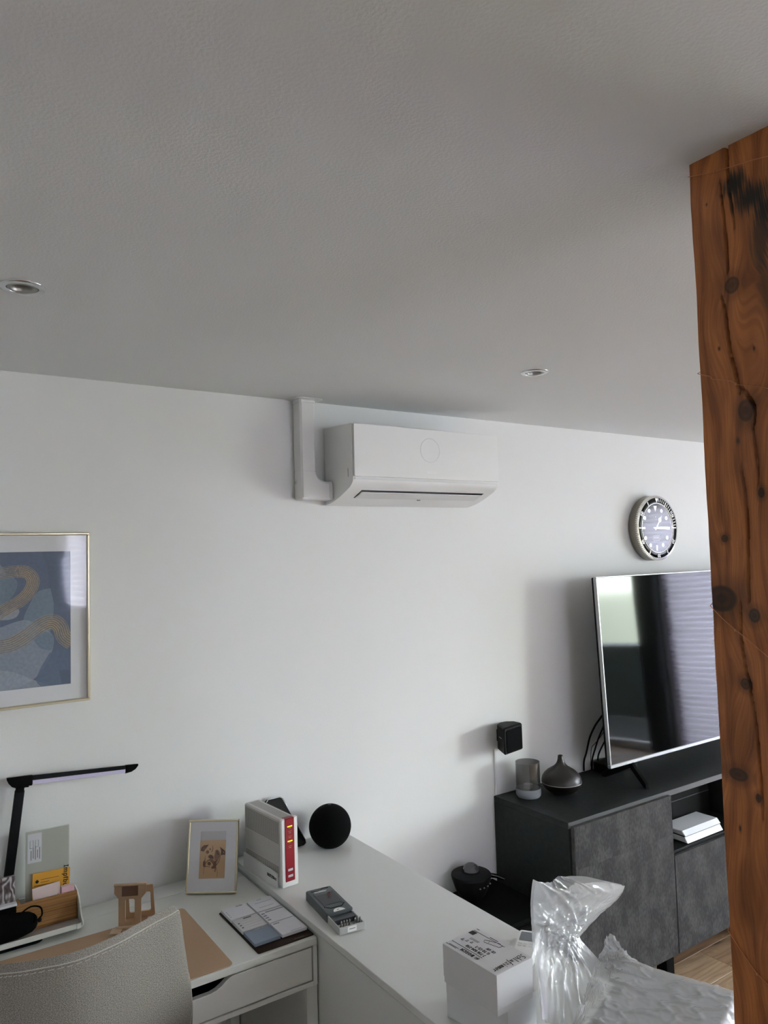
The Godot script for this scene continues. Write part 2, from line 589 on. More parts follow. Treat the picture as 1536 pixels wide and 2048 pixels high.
	m.emission_enabled = true; m.emission = Color(0.85, 0.9, 0.08); m.emission_energy_multiplier = 1.3
	mat("led_off", rgb(176, 120, 60), 0.5)
	var perf := Image.create_empty(128, 128, false, Image.FORMAT_RGB8)
	perf.fill(rgb(206, 203, 199))
	for j in 16:
		for i in 16:
			dab(perf, Vector2(i * 8 + 4, j * 8 + 4), 2.5, rgb(34, 32, 31))
	m = mat("router_perforated", Color.WHITE, 0.5)
	m.albedo_texture = tex(perf)
	# speakers, lamp, devices
	m = dull("speaker_cloth", rgb(9, 9, 10), 0.95)
	triplanar(m, 16.0, false); relief(m, weave_t, 0.03)
	mat("speaker_base", rgb(96, 104, 116), 0.5)
	dull("lamp_black", rgb(24, 25, 28), 0.5)
	mat("lamp_diffuser", rgb(206, 198, 226), 0.6)
	mat("console_white", rgb(228, 231, 234), 0.45)
	mat("lcd_grey", rgb(104, 110, 118), 0.25)
	m = mat("concrete_grey", rgb(132, 136, 142), 0.9)
	triplanar(m, 9.0, false); relief(m, grainy, 0.04)
	mat("diffuser_dark", rgb(24, 19, 17), 0.36)
	mat("diffuser_line", rgb(150, 146, 142), 0.4)
	mat("tool_grey", rgb(84, 90, 95), 0.5)
	mat("tool_dark", rgb(58, 62, 68), 0.45)
	mat("tool_light", rgb(192, 193, 192), 0.5)
	mat("brand_red", rgb(120, 40, 48), 0.5)
	# cabinet
	m = mat("cabinet_dark", Color.WHITE, 0.5)
	m.metallic_specular = 0.35
	m.albedo_texture = tint_tex(41, 0.035, 4, rgb(22, 24, 25), rgb(38, 41, 42))
	triplanar(m, 2.0)
	m = mat("cabinet_edge", rgb(78, 79, 81), 0.5)
	dull("cabinet_inside", rgb(14, 14, 15), 0.7)
	var con := Image.create_empty(512, 512, false, Image.FORMAT_RGB8)
	var c1 := noise(51, 0.012, 5).get_seamless_image(512, 512)
	var c2 := noise(52, 0.05, 4).get_seamless_image(512, 512)
	for y in 512:
		for x in 512:
			var f := c1.get_pixel(x, (y * 2 / 3) % 512).r * 0.55 + c2.get_pixel((x * 2) % 512, y).r * 0.45
			con.set_pixel(x, y, rgb(44, 44, 45).lerp(rgb(84, 83, 82), clampf((f - 0.28) * 1.75, 0, 1)))
	m = mat("concrete_look", Color.WHITE, 0.66)
	m.metallic_specular = 0.35
	m.albedo_texture = tex(con)
	triplanar(m, 1.7)
	# wood
	m = mat("bamboo", Color.WHITE, 0.5)
	var bam := wood_img(256, 256, 61, rgb(186, 140, 88), rgb(120, 78, 42), 9.0, [], 0.25)
	bam.rotate_90(CLOCKWISE)
	m.albedo_texture = tex(bam)
	var plank := tex(wood_img(256, 768, 67, rgb(196, 172, 142), rgb(134, 110, 86), 5.0, [[0.3, 0.3, 0.06, 0.02, 0.7], [0.7, 0.72, 0.05, 0.016, 0.6]], 6.0))
	for i in 3:
		m = mat("plank_%d" % i, [rgb(255, 252, 246), rgb(226, 214, 204), rgb(206, 188, 176)][i], 0.45)
		m.albedo_texture = plank
		m.uv1_offset = Vector3(0.31 * i, 0.37 * i, 0)
	# timber post: u along z (0.16 m), v down from the ceiling over 1.4 m
	var kn := []
	for a: Array in [[0.0558, 2.147, 0.0125, 0.0135, 0.72], [0.0657, 1.965, 0.0125, 0.0175, 0.8], [0.0819, 1.848, 0.005, 0.008, 0.95], [0.0239, 1.787, 0.006, 0.006, 0.8], [0.0143, 1.701, 0.026, 0.021, 0.9], [0.0614, 1.679, 0.009, 0.011, 0.9], [0.0428, 1.583, 0.008, 0.009, 0.85], [0.0254, 1.455, 0.016, 0.010, 0.85], [0.0529, 1.429, 0.004, 0.007, 0.9], [0.0233, 1.38, 0.0016, 0.004, 0.9], [0.0248, 2.278, 0.0014, 0.002, 0.9], [0.0322, 2.061, 0.0016, 0.0025, 0.9], [0.0827, 2.049, 0.0016, 0.003, 0.9], [0.0522, 1.924, 0.0024, 0.004, 0.8], [0.118, 1.56, 0.014, 0.018, 0.8], [0.13, 1.22, 0.012, 0.016, 0.8]]:
		kn.append([a[0] / 0.16, (CEIL - a[1]) / 1.4, a[2] / 0.16, a[3] / 1.4, a[4]])
	var stains := []
	for a: Array in [[0.066, 2.29, 0.022, 0.025, 0.95], [0.092, 2.262, 0.042, 0.03, 0.85], [0.12, 2.24, 0.035, 0.03, 0.8], [0.10, 2.205, 0.022, 0.06, 0.6], [0.105, 2.13, 0.018, 0.05, 0.35]]:
		stains.append([a[0] / 0.16, (CEIL - a[1]) / 1.4, a[2] / 0.16, a[3] / 1.4, a[4]])
	m = mat("post_wood", Color.WHITE, 0.55)
	m.albedo_texture = tex(wood_img(256, 1400, 71, rgb(192, 118, 62), rgb(110, 59, 27), 6.0, kn, 8.75, stains))
	# prints
	m = mat("art_print", Color.WHITE, 0.85)
	m.albedo_texture = tex(art_img())
	m = mat("dog_print", Color.WHITE, 0.9)
	m.albedo_texture = tex(dog_img())
	var mar := Image.create_empty(128, 128, false, Image.FORMAT_RGB8)
	var mn := noise(91, 0.011, 3)
	for y in 128:
		for x in 128:
			var f := absf(sin(mn.get_noise_2d(x, y) * 7.0))
			mar.set_pixel(x, y, rgb(70, 62, 64).lerp(rgb(200, 204, 208), pow(f, 2.5)).lerp(rgb(150, 120, 116), 0.25 * absf(sin(mn.get_noise_2d(y + 300, x) * 9.0))))
	m = mat("marble_print", Color.WHITE, 0.2)
	m.albedo_texture = tex(mar)
	m = dull("rail_green", rgb(26, 36, 31), 0.8)
	dull("paving", rgb(60, 62, 60), 0.9)
	m = dull("curtain_cloth", rgb(104, 112, 110), 0.95)


# ------------------------------------------------------------------ the room
func build_room() -> void:
	X = Transform3D.IDENTITY
	var s := st()
	box(s, Vector3(-2.0, -0.1, -0.2), Vector3(6.55, 2.6, 0))
	structure(put(s, "wall_back", M.wall_paint), "white plastered wall behind desk and television")
	s = st()
	box(s, Vector3(-2.0, -0.1, 0), Vector3(-1.8, 2.6, 5.25))
	structure(put(s, "wall_left", M.wall_paint), "white plastered side wall without windows")
	s = st()                                     # two balcony doors: z 1.20-2.57 and 2.80-4.10
	box(s, Vector3(6.3, -0.1, 0), Vector3(6.55, 2.6, 1.20))
	box(s, Vector3(6.3, -0.1, 2.57), Vector3(6.55, 2.6, 2.80))
	box(s, Vector3(6.3, -0.1, 4.10), Vector3(6.55, 2.6, 5.25))
	box(s, Vector3(6.3, 2.28, 1.20), Vector3(6.55, 2.6, 2.57))
	box(s, Vector3(6.3, 2.28, 2.80), Vector3(6.55, 2.6, 4.10))
	structure(put(s, "wall_right", M.wall_paint), "white wall with two balcony doors")
	s = st()                                     # window x 1.35-2.65, y 1.33-2.2
	box(s, Vector3(-1.8, -0.1, 5.0), Vector3(1.35, 2.6, 5.25))
	box(s, Vector3(2.65, -0.1, 5.0), Vector3(6.3, 2.6, 5.25))
	box(s, Vector3(1.35, -0.1, 5.0), Vector3(2.65, 1.33, 5.25))
	box(s, Vector3(1.35, 2.2, 5.0), Vector3(2.65, 2.6, 5.25))
	structure(put(s, "wall_rear", M.wall_paint), "white wall with a blind-covered window, behind the viewer")
	# ceiling with holes for the two recessed spotlights
	var c := CSGBox3D.new()
	c.name = "ceiling"
	c.size = Vector3(8.55, 0.25, 5.45)
	c.position = Vector3(2.275, CEIL + 0.125, 2.525)
	c.material = M.ceiling_paint
	for q: Vector2 in [Vector2(0.237, 0.751), Vector2(1.735, 0.725)]:
		var h := CSGCylinder3D.new()
		h.name = "spotlight_hole"
		h.operation = CSGShape3D.OPERATION_SUBTRACTION
		h.radius = 0.034
		h.height = 0.16
		h.sides = 40
		h.material = M.ceiling_paint
		h.position = Vector3(q.x, CEIL, q.y) - c.position
		c.add_child(h, true)
	add_child(c)
	structure(c, "white ceiling with fine rough plaster")
	# floor of oak planks
	s = st()
	box(s, Vector3(-2.0, -0.2, -0.1), Vector3(6.55, -0.014, 5.25))
	var fl := put(s, "floor", M.cabinet_inside)
	structure(fl, "oak plank floor")
	var r := 0
	var z := 0.0
	while z < 5.0:
		var x: float = -1.8 - [0.0, 0.9, 0.45, 1.35, 0.2][r % 5]
		var k := 0
		while x < 6.3:
			var l := 1.75
			var x0 := maxf(x, -1.8) + 0.0006
			var x1 := minf(x + l, 6.3) - 0.0006
			if x1 - x0 > 0.03:
				s = st()
				box(s, Vector3(x0, -0.014, z + 0.0006), Vector3(x1, 0.0, minf(z + 0.172, 5.0) - 0.0006), 0.0012)
				put(s, "plank", M["plank_%d" % ((r * 2 + k * 5 + r * k) % 3)], fl)
			x += l
			k += 1
		z += 0.172
		r += 1
	# skirting
	s = st()
	box(s, Vector3(-1.8, 0.0, 0.0), Vector3(6.3, 0.06, 0.014), 0.003)
	structure(put(s, "baseboard_back", M.trim_white), "white skirting board along the back wall")
	s = st()
	box(s, Vector3(-1.8, 0.0, 0.014), Vector3(-1.786, 0.06, 5.0), 0.003)
	structure(put(s, "baseboard_left", M.trim_white), "white skirting board along the side wall")
	s = st()
	box(s, Vector3(-1.786, 0.0, 4.986), Vector3(6.3, 0.06, 5.0), 0.003)
	structure(put(s, "baseboard_rear", M.trim_white), "white skirting board behind the viewer")
	# glazed doors and window
	glazing("door_1", "balcony door covered by a pale pleated blind", Vector3(6.36, 0.0, 1.20), Vector3(6.36, 2.28, 2.57))
	glazing("door_2", "uncovered glazed balcony door", Vector3(6.36, 0.0, 2.80), Vector3(6.36, 2.28, 4.10))
	glazing("window_1", "window behind the viewer with a pale blind", Vector3(1.35, 1.33, 5.06), Vector3(2.65, 2.2, 5.06))
	blind("pale pleated blind hanging in front of balcony door", Vector3(6.32, 0.04, 1.22), Vector3(6.32, 2.265, 2.55))
	blind("pale pleated blind hanging in the window behind", Vector3(1.37, 1.335, 5.02), Vector3(2.63, 2.18, 5.02))
	# drawn-back curtain between the two doors
	X = Transform3D.IDENTITY
	var cu := thing("curtain", "dark grey curtain hanging between the two balcony doors", "curtain", Vector3(6.23, 0.03, 2.76))
	s = st()
	grid(s, 90, 12, func(u: float, v: float) -> Vector3:
		return Vector3(6.23 + 0.028 * sin(u * 44.0 + 0.6 * sin(v * 3.0)), lerpf(0.03, 2.29, v), lerpf(2.565, 2.835, u)))
	put(s, "drape", M.curtain_cloth, cu)
	s = st()
	tube(s, [Vector3(6.23, 2.305, 1.05), Vector3(6.23, 2.305, 4.25)], 0.012, 12)
	put(s, "curtain_rod", M.aluminium, cu)
	for rz: float in [1.15, 2.76, 4.15]:
		s = st()
		tube(s, [Vector3(6.23, 2.305, rz), Vector3(6.299, 2.305, rz)], 0.007, 8)
		put(s, "rod_bracket", M.aluminium, cu)
	# balcony outside
	X = Transform3D.IDENTITY
	var b := thing("balcony", "stone balcony floor with dark green railing panels", "balcony", Vector3(7.3, -0.1, 2.6))
	b.remove_meta("category")
	b.set_meta("kind", "structure")
	s = st()
	box(s, Vector3(6.56, -0.25, 0.2), Vector3(8.2, -0.06, 5.4), 0.004)
	put(s, "slab", M.paving, b)
	s = st()
	box(s, Vector3(8.08, -0.04, 0.2), Vector3(8.12, 0.86, 5.4), 0.004)
	put(s, "railing_panel", M.rail_green, b)
	s = st()
	box(s, Vector3(8.06, 0.86, 0.2), Vector3(8.14, 0.90, 5.4), 0.01)
	put(s, "handrail", M.aluminium, b)
	for pz: float in [0.4, 2.0, 3.6, 5.2]:
		s = st()
		box(s, Vector3(8.13, -0.06, pz), Vector3(8.17, 0.88, pz + 0.04), 0.004)
		put(s, "railing_post", M.aluminium, b)

func glazing(called: String, label: String, lo: Vector3, hi: Vector3) -> void:
	X = Transform3D.IDENTITY
	var along := Vector3(0, 0, 1) if hi.z - lo.z > 0.1 else Vector3(1, 0, 0)
	var deep := Vector3(1, 0, 0) if along.z > 0.5 else Vector3(0, 0, 1)
	var w := (hi - lo).dot(along)
	var h := hi.y - lo.y
	var f := 0.075
	var n := Node3D.new()
	n.name = called
	add_child(n)
	structure(n, label)
	var bar := func(a0: float, a1: float, y0: float, y1: float, part: String, m: Material, d: float) -> void:
		var s := st()
		box(s, lo + along * a0 + Vector3(0, y0, 0) - deep * d, lo + along * a1 + Vector3(0, y1, 0) + deep * d, 0.004 if d > 0.01 else 0.0)
		put(s, part, m, n)
	bar.call(0.0, f, 0.0, h, "window_frame", M.trim_white, 0.03)
	bar.call(w - f, w, 0.0, h, "window_frame", M.trim_white, 0.03)
	bar.call(f, w - f, 0.0, f, "window_frame", M.trim_white, 0.03)
	bar.call(f, w - f, h - f, h, "window_frame", M.trim_white, 0.03)
	bar.call(f, w - f, f, h - f, "glass_pane", M.clear_glass, 0.002)

func blind(label: String, lo: Vector3, hi: Vector3) -> void:
	var along := Vector3(0, 0, 1) if hi.z - lo.z > 0.1 else Vector3(1, 0, 0)
	var deep := Vector3(-1, 0, 0) if along.z > 0.5 else Vector3(0, 0, -1)
	var w := (hi - lo).dot(along)
	var b := thing("pleated_blind", label, "blind", lo)
	var rail := st()
	box(rail, (lo + Vector3(0, hi.y - lo.y, 0)) - Vector3(0, 0.035, 0) - (Vector3(0.015, 0, 0) if along.z > 0.5 else Vector3(0, 0, 0.015)), lo + along * w + Vector3(0, hi.y - lo.y, 0) + (Vector3(0.015, 0, 0) if along.z > 0.5 else Vector3(0, 0, 0.015)), 0.003)
	put(rail, "head_rail", M.trim_white, b)
	var pitch := 0.052
	var y := hi.y - 0.04
	while y - pitch > lo.y:
		var s := st()
		flat(s)
		# each pleat: an upper face leaning into the room and a lower return
		var a := lo * Vector3(1, 0, 1) + Vector3(0, y, 0) - deep * 0.008
		var f := lo * Vector3(1, 0, 1) + Vector3(0, y - pitch * 0.66, 0) + deep * 0.024
		var e := lo * Vector3(1, 0, 1) + Vector3(0, y - pitch, 0) - deep * 0.008
		quad(s, f, f + along * w, a + along * w, a)
		quad(s, e, e + along * w, f + along * w, f)
		put(s, "fold", M.blind_cloth, b)
		y -= pitch
	var br := st()
	var half := Vector3(0.012, 0, 0) if along.z > 0.5 else Vector3(0, 0, 0.012)
	box(br, lo - half, lo + along * w + half + Vector3(0, 0.016, 0), 0.003)
	put(br, "bottom_rail", M.trim_white, b)
	for k: float in [0.12, 0.88]:
		var cs := st()
		tube(cs, [lo + along * w * k + deep * 0.024, lo + along * w * k + deep * 0.024 + Vector3(0, hi.y - lo.y - 0.02, 0)], 0.0009, 5)
		put(cs, "cord", M.ink_grey, b)

# ------------------------------------------------------------------ post, air conditioner, wall things
const CRACKS := [
	[0.0030, 0.022, [[0.0594, 2.349], [0.0599, 2.326], [0.0604, 2.300]]],
	[0.0022, 0.016, [[0.0464, 2.304], [0.0484, 2.271], [0.0497, 2.242], [0.0509, 2.212], [0.0518, 2.178], [0.0512, 2.165]]],
	[0.0016, 0.010, [[0.0612, 2.285], [0.0635, 2.255], [0.0660, 2.223]]],
	[0.0024, 0.016, [[0.0388, 2.139], [0.0426, 2.121], [0.0444, 2.102], [0.0464, 2.076], [0.0490, 2.048], [0.0563, 2.011], [0.0593, 1.990]]],
	[0.0026, 0.018, [[0.0608, 2.002], [0.0708, 1.984], [0.0784, 1.969], [0.0793, 1.959], [0.0778, 1.945]]],
	[0.0016, 0.012, [[0.0740, 1.946], [0.0773, 1.911], [0.0795, 1.884], [0.0789, 1.860]]],
	[0.0018, 0.014, [[0.0551, 1.891], [0.0579, 1.859], [0.0597, 1.823], [0.0597, 1.788], [0.0575, 1.751], [0.0560, 1.715], [0.0559, 1.695]]],
	[0.0018, 0.014, [[0.0412, 1.696], [0.0428, 1.689], [0.0412, 1.674], [0.0416, 1.647], [0.0435, 1.622], [0.0461, 1.598], [0.0518, 1.584], [0.0504, 1.573], [0.0531, 1.552], [0.0555, 1.525], [0.0578, 1.483], [0.0582, 1.450], [0.0586, 1.400]]]]

func post_depth(z: float, y: float) -> float:
	var d := 0.0
	for c: Array in CRACKS:
		var p: Array = c[2]
		if y > p[0][1] or y < p[-1][1]: continue
		for i in p.size() - 1:
			if y <= p[i][1] and y >= p[i + 1][1]:
				var t: float = (p[i][1] - y) / maxf(p[i][1] - p[i + 1][1], 1e-5)
				var zc: float = lerpf(p[i][0], p[i + 1][0], t)
				var end: float = minf(1.0, minf(p[0][1] - y if p[0][1] < 2.34 else 1.0, y - p[-1][1]) / 0.03)
				var w: float = c[0] * (0.45 + 0.55 * end)
				d = maxf(d, c[1] * (1.0 - smoothstep(w * 0.45, w, absf(z - zc))))
	return d

func build_post() -> void:
	var at := Vector3(1.083, 0, 1.85)
	var p := thing("timber_post", "dark-stained rough timber post with drying cracks, knots and a scorch mark", "post", at)
	var wob := noise(19, 1.0, 2)
	var edge := func(y: float) -> float: return wob.get_noise_2d(y * 9.0, 3.0) * 0.0009
	var s := st()
	var nz := 110
	var top := CEIL
	grid(s, nz, 430, func(u: float, v: float) -> Vector3:
		var z := u * 0.16
		var y := top - 1.4 * (1.0 - v)
		return Vector3(1.003 + post_depth(z, y) + wob.get_noise_2d(z * 30.0, y * 6.0) * 0.0012, y, 1.77 + z + (1.0 - u) * edge.call(y)))
	# remaining faces of the post
	var f := func(u: float, v: float, a: Vector3, b: Vector3) -> Vector3: return a.lerp(b, u) + Vector3(0, v, 0)
	for q: Array in [[Vector3(1.163, 0, 1.93), Vector3(1.163, 0, 1.77)], [Vector3(1.003, 0, 1.93), Vector3(1.163, 0, 1.93)]]:
		grid(s, 2, 10, func(u: float, v: float) -> Vector3: return f.call(u, top - 1.4 * (1.0 - v), q[0], q[1]))
		grid(s, 2, 10, func(u: float, v: float) -> Vector3: return f.call(u, (top - 1.4) * v, q[0], q[1]))
	grid(s, 2, 430, func(u: float, v: float) -> Vector3:
		var y := top - 1.4 * (1.0 - v)
		return Vector3(lerpf(1.163, 1.003 + post_depth(0, y) + wob.get_noise_2d(0, y * 6.0) * 0.0012, u), y, 1.77 + (edge.call(y) if u > 0.9 else 0.0)))
	grid(s, 2, 10, func(u: float, v: float) -> Vector3: return f.call(u, (top - 1.4) * v, Vector3(1.163, 0, 1.77), Vector3(1.003, 0, 1.77)))
	grid(s, 2, 10, func(u: float, v: float) -> Vector3: return f.call(u, (top - 1.4) * v, Vector3(1.003, 0, 1.77), Vector3(1.003, 0, 1.93)))
	put(s, "timber", M.post_wood, p)
	# copper fairy-light wire wound round the post
	var wire := thing("fairy_light_wire", "thin copper fairy light wire wound around the timber post", "wire", Vector3(1.0, 1.1, 1.77))
	var turns := [
		[[-0.0009, 2.33], [0.0314, 2.321], [0.0609, 2.316], [0.0945, 2.311], [0.1177, 2.306], [0.163, 2.298]],
		[[-0.002, 2.031], [0.0176, 2.023], [0.02, 2.019], [0.05, 2.009], [0.0561, 2.003], [0.0868, 1.994], [0.0994, 1.989], [0.163, 1.965]],
		[[-0.002, 1.689], [0.0161, 1.672], [0.0364, 1.656], [0.0482, 1.648], [0.0637, 1.636], [0.0775, 1.625], [0.163, 1.56]],
		[[-0.001, 1.231], [0.0177, 1.21], [0.0379, 1.19], [0.0516, 1.183], [0.163, 1.11]]]
	var path := []
	for i in turns.size():
		for q: Array in turns[i]:
			path.append(Vector3(1.0005, q[1], 1.77 + clampf(q[0], -0.002, 0.162)))
		var y0: float = turns[i][-1][1]
		var y1: float = turns[i + 1][0][1] if i + 1 < turns.size() else y0 - 0.2
		path.append(Vector3(1.0005, y0 - 0.002, 1.9325))
		path.append(Vector3(1.1655, lerpf(y0, y1, 0.35), 1.9325))
		path.append(Vector3(1.1655, lerpf(y0, y1, 0.7), 1.7675))
		path.append(Vector3(1.0005, lerpf(y0, y1, 0.998), 1.7675))
	s = st()
	tube(s, path, 0.00055, 5)
	put(s, "wire", M.copper, wire)
	for q: Vector2 in [Vector2(0.041, 2.3195), Vector2(0.0195, 2.0205), Vector2(0.0555, 2.004), Vector2(0.0345, 1.657), Vector2(0.0385, 1.1895)]:
		s = st()
		X = Transform3D(Basis.IDENTITY, Vector3(1.0002, q.y, 1.77 + q.x) - wire.position)
		lathe(s, [[Vector2(0, -0.0022), Vector2(0.0013, -0.0014), Vector2(0.0016, 0), Vector2(0.0013, 0.0014), Vector2(0, 0.0022)]], 10)
		put(s, "light_bead", M.copper, wire)

# the unit's cross-section (z, y), front panel to the back at the bottom
func ac_profile() -> Array:
	return [Vector2(0.200, 2.050), Vector2(0.1985, 2.042), Vector2(0.193, 2.033), Vector2(0.183, 2.024), Vector2(0.172, 2.0175), Vector2(0.160, 2.012), Vector2(0.14, 2.0035), Vector2(0.12, 1.9955), Vector2(0.100, 1.988), Vector2(0.07, 1.979), Vector2(0.04, 1.972), Vector2(0.004, 1.966)]

func build_ac() -> void:
	var x0 := 1.365
	var x1 := 2.045
	var a := thing("air_conditioner", "white wall-mounted split air conditioner with curved underside and round display", "air conditioner", Vector3(1.705, 1.966, 0.0))
	var pr := ac_profile()
	var s := st()
	var sa := 1.425                              # louvre opening from sa to sb
	var sb := 2.003
	# curved front underside: left end, middle with a gap for the opening, right end
	for part: Array in [[x0, sa, 0, 11], [sb, x1, 0, 11], [sa, sb, 0, 5], [sa, sb, 8, 11]]:
		smooth(s)
		for i in range(part[2], part[3]):
			var p: Vector2 = pr[i]
			var q: Vector2 = pr[i + 1]
			quad(s, Vector3(part[0], q.y, q.x), Vector3(part[1], q.y, q.x), Vector3(part[1], p.y, p.x), Vector3(part[0], p.y, p.x))
	flat(s)
	# top, front (behind the panel), back, ends
	quad(s, Vector3(x0, 2.243, 0.198), Vector3(x1, 2.243, 0.198), Vector3(x1, 2.254, 0.004), Vector3(x0, 2.254, 0.004))
	quad(s, Vector3(x0, 2.05, 0.2), Vector3(x1, 2.05, 0.2), Vector3(x1, 2.243, 0.198), Vector3(x0, 2.243, 0.198))
	quad(s, Vector3(x1, 1.966, 0.004), Vector3(x0, 1.966, 0.004), Vector3(x0, 2.254, 0.004), Vector3(x1, 2.254, 0.004))
	for e: Array in [[x0, -1], [x1, 1]]:
		var ring := [Vector2(0.198, 2.243)] + pr + [Vector2(0.004, 2.254)]
		var c := Vector3(e[0], 2.12, 0.08)
		for i in ring.size():
			var p: Vector2 = ring[i]
			var q: Vector2 = ring[(i + 1) % ring.size()]
			if e[1] > 0: tri(s, c, Vector3(e[0], q.y, q.x), Vector3(e[0], p.y, p.x))
			else: tri(s, c, Vector3(e[0], p.y, p.x), Vector3(e[0], q.y, q.x))
	put(s, "housing", M.white_plastic, a)
	s = st()                                     # dark air outlet behind the flap
	flat(s)
	var t0 := Vector2(0.160, 2.012)
	var t1 := Vector2(0.100, 1.988)
	var dp := Vector2(-0.045, 0.095)
	quad(s, Vector3(sa, t0.y, t0.x), Vector3(sa, (t0 + dp).y, (t0 + dp).x), Vector3(sb, (t0 + dp).y, (t0 + dp).x), Vector3(sb, t0.y, t0.x))
	quad(s, Vector3(sa, (t1 + dp).y, (t1 + dp).x), Vector3(sa, t1.y, t1.x), Vector3(sb, t1.y, t1.x), Vector3(sb, (t1 + dp).y, (t1 + dp).x))
	quad(s, Vector3(sa, (t1 + dp).y, (t1 + dp).x), Vector3(sb, (t1 + dp).y, (t1 + dp).x), Vector3(sb, (t0 + dp).y, (t0 + dp).x), Vector3(sa, (t0 + dp).y, (t0 + dp).x))
	for xx: float in [sa, sb]:
		quad(s, Vector3(xx, t1.y, t1.x), Vector3(xx, t0.y, t0.x), Vector3(xx, (t0 + dp).y, (t0 + dp).x), Vector3(xx, (t1 + dp).y, (t1 + dp).x))
	put(s, "air_outlet", M.outlet_plastic, a)
	s = st()                                     # flap hinged low in the opening
	smooth(s)
	var fl := [Vector2(0.1505, 2.0035), Vector2(0.137, 1.9985), Vector2(0.12, 1.9915), Vector2(0.1035, 1.9865)]
	for i in 3:
		var p: Vector2 = fl[i]
		var q: Vector2 = fl[i + 1]
		quad(s, Vector3(sa + 0.004, q.y, q.x), Vector3(sb - 0.004, q.y, q.x), Vector3(sb - 0.004, p.y, p.x), Vector3(sa + 0.004, p.y, p.x))
		quad(s, Vector3(sa + 0.004, p.y + 0.003, p.x - 0.001), Vector3(sb - 0.004, p.y + 0.003, p.x - 0.001), Vector3(sb - 0.004, q.y + 0.003, q.x - 0.001), Vector3(sa + 0.004, q.y + 0.003, q.x - 0.001))
	flat(s)
	quad(s, Vector3(sa + 0.004, fl[0].y, fl[0].x), Vector3(sb - 0.004, fl[0].y, fl[0].x), Vector3(sb - 0.004, fl[0].y + 0.003, fl[0].x - 0.001), Vector3(sa + 0.004, fl[0].y + 0.003, fl[0].x - 0.001))
	put(s, "louvre_flap", M.flap_plastic, a)
	s = st()
	box(s, Vector3(1.715, 1.983, 0.096), Vector3(1.728, 1.9875, 0.104), 0.001)
	put(s, "flap_catch", M.outlet_plastic, a)
	s = st()                                     # flat front panel
	var X0 := X
	X = X0 * Transform3D(Basis.IDENTITY, Vector3(1.705, 2.1485, 0))
	prism(s, rrect(0.676, 0.187, 0.004, 3), 0.2012, 0.2085, 0.0015)
	put(s, "front_panel", M.panel_plastic, a)
	s = st()                                     # round display outline
	X = X0 * Transform3D(Basis(Vector3.RIGHT, Vector3(0, 0, 1), Vector3(0, -1, 0)), Vector3(1.702, 2.163, 0.2086))
	lathe(s, [[Vector2(0.0455, 0.0), Vector2(0.0455, 0.0004), Vector2(0.0437, 0.0004), Vector2(0.0437, 0.0)]], 56)
	put(s, "display_ring", M.ring_print, a)
	X = X0
	text("BOSCH", 0.0085, M.pale_print, a, Vector3(1.706, 2.0795, 0.2086), Vector3.RIGHT, Vector3.UP, "maker_lettering", "Droid Sans", 700, 1.1)
	s = st()
	box(s, Vector3(x0 - 0.0008, 2.057, 0.167), Vector3(x0 + 0.0005, 2.087, 0.1685))
	put(s, "side_slit", M.outlet_plastic, a)
	s = st()
	box(s, Vector3(1.372, 2.0455, 0.1995), Vector3(2.038, 2.0525, 0.2025))
	put(s, "panel_seam", M.ring_print, a)
	# pipe duct from the ceiling to the unit
	var d := thing("pipe_duct", "white plastic pipe duct dropping from ceiling and bending into air conditioner", "duct", Vector3(1.265, 1.985, 0.0))
	s = st()
	var poly := PackedVector2Array([Vector2(1.297, 2.347), Vector2(1.236, 2.347), Vector2(1.236, 1.993), Vector2(1.239, 1.9865), Vector2(1.246, 1.984), Vector2(1.3545, 1.984), Vector2(1.3545, 2.049), Vector2(1.338, 2.0495)])
	for i in 9:
		var t := PI / 2 * i / 8.0
		poly.append(Vector2(1.338 - sin(t) * 0.041, 2.0905 - cos(t) * 0.041))
	prism(s, poly, 0.001, 0.062, 0.007)
	put(s, "channel", M.duct_plastic, d)
	s = st()
	box(s, Vector3(1.352, 1.9825, 0.001), Vector3(1.3645, 2.0525, 0.0655), 0.006)
	put(s, "end_coupling", M.duct_plastic, d)
	s = st()
	box(s, Vector3(1.2335, 2.327, 0.001), Vector3(1.2995, 2.3465, 0.0645), 0.007)
	put(s, "top_coupling", M.duct_plastic, d)
	s = st()
	box(s, Vector3(1.2352, 2.085, 0.001), Vector3(1.2982, 2.0862, 0.0632), 0.006)
	put(s, "elbow_seam", M.duct_plastic, d)
	s = st()
	X = X * Transform3D(Basis(Vector3.RIGHT, Vector3(0, 0, 1), Vector3(0, -1, 0)), Vector3(1.27, 2.349, 0.0))
	prism(s, PackedVector2Array([Vector2(-0.062, 0.001), Vector2(0.063, 0.001), Vector2(0.063, 0.052), Vector2(0.055, 0.068), Vector2(0.04, 0.074), Vector2(-0.035, 0.074), Vector2(-0.05, 0.068), Vector2(-0.058, 0.05)]), 0.0005, 0.0022, 0.0006)
	put(s, "ceiling_collar", M.white_plastic, d)
	X = Transform3D(Basis.IDENTITY, -d.position)
	s = st()
	box(s, Vector3(1.2353, 2.041, 0.012), Vector3(1.237, 2.053, 0.0145))
	box(s, Vector3(1.2353, 2.041, 0.024), Vector3(1.237, 2.053, 0.0250))
	put(s, "clip_slot", M.outlet_plastic, d)

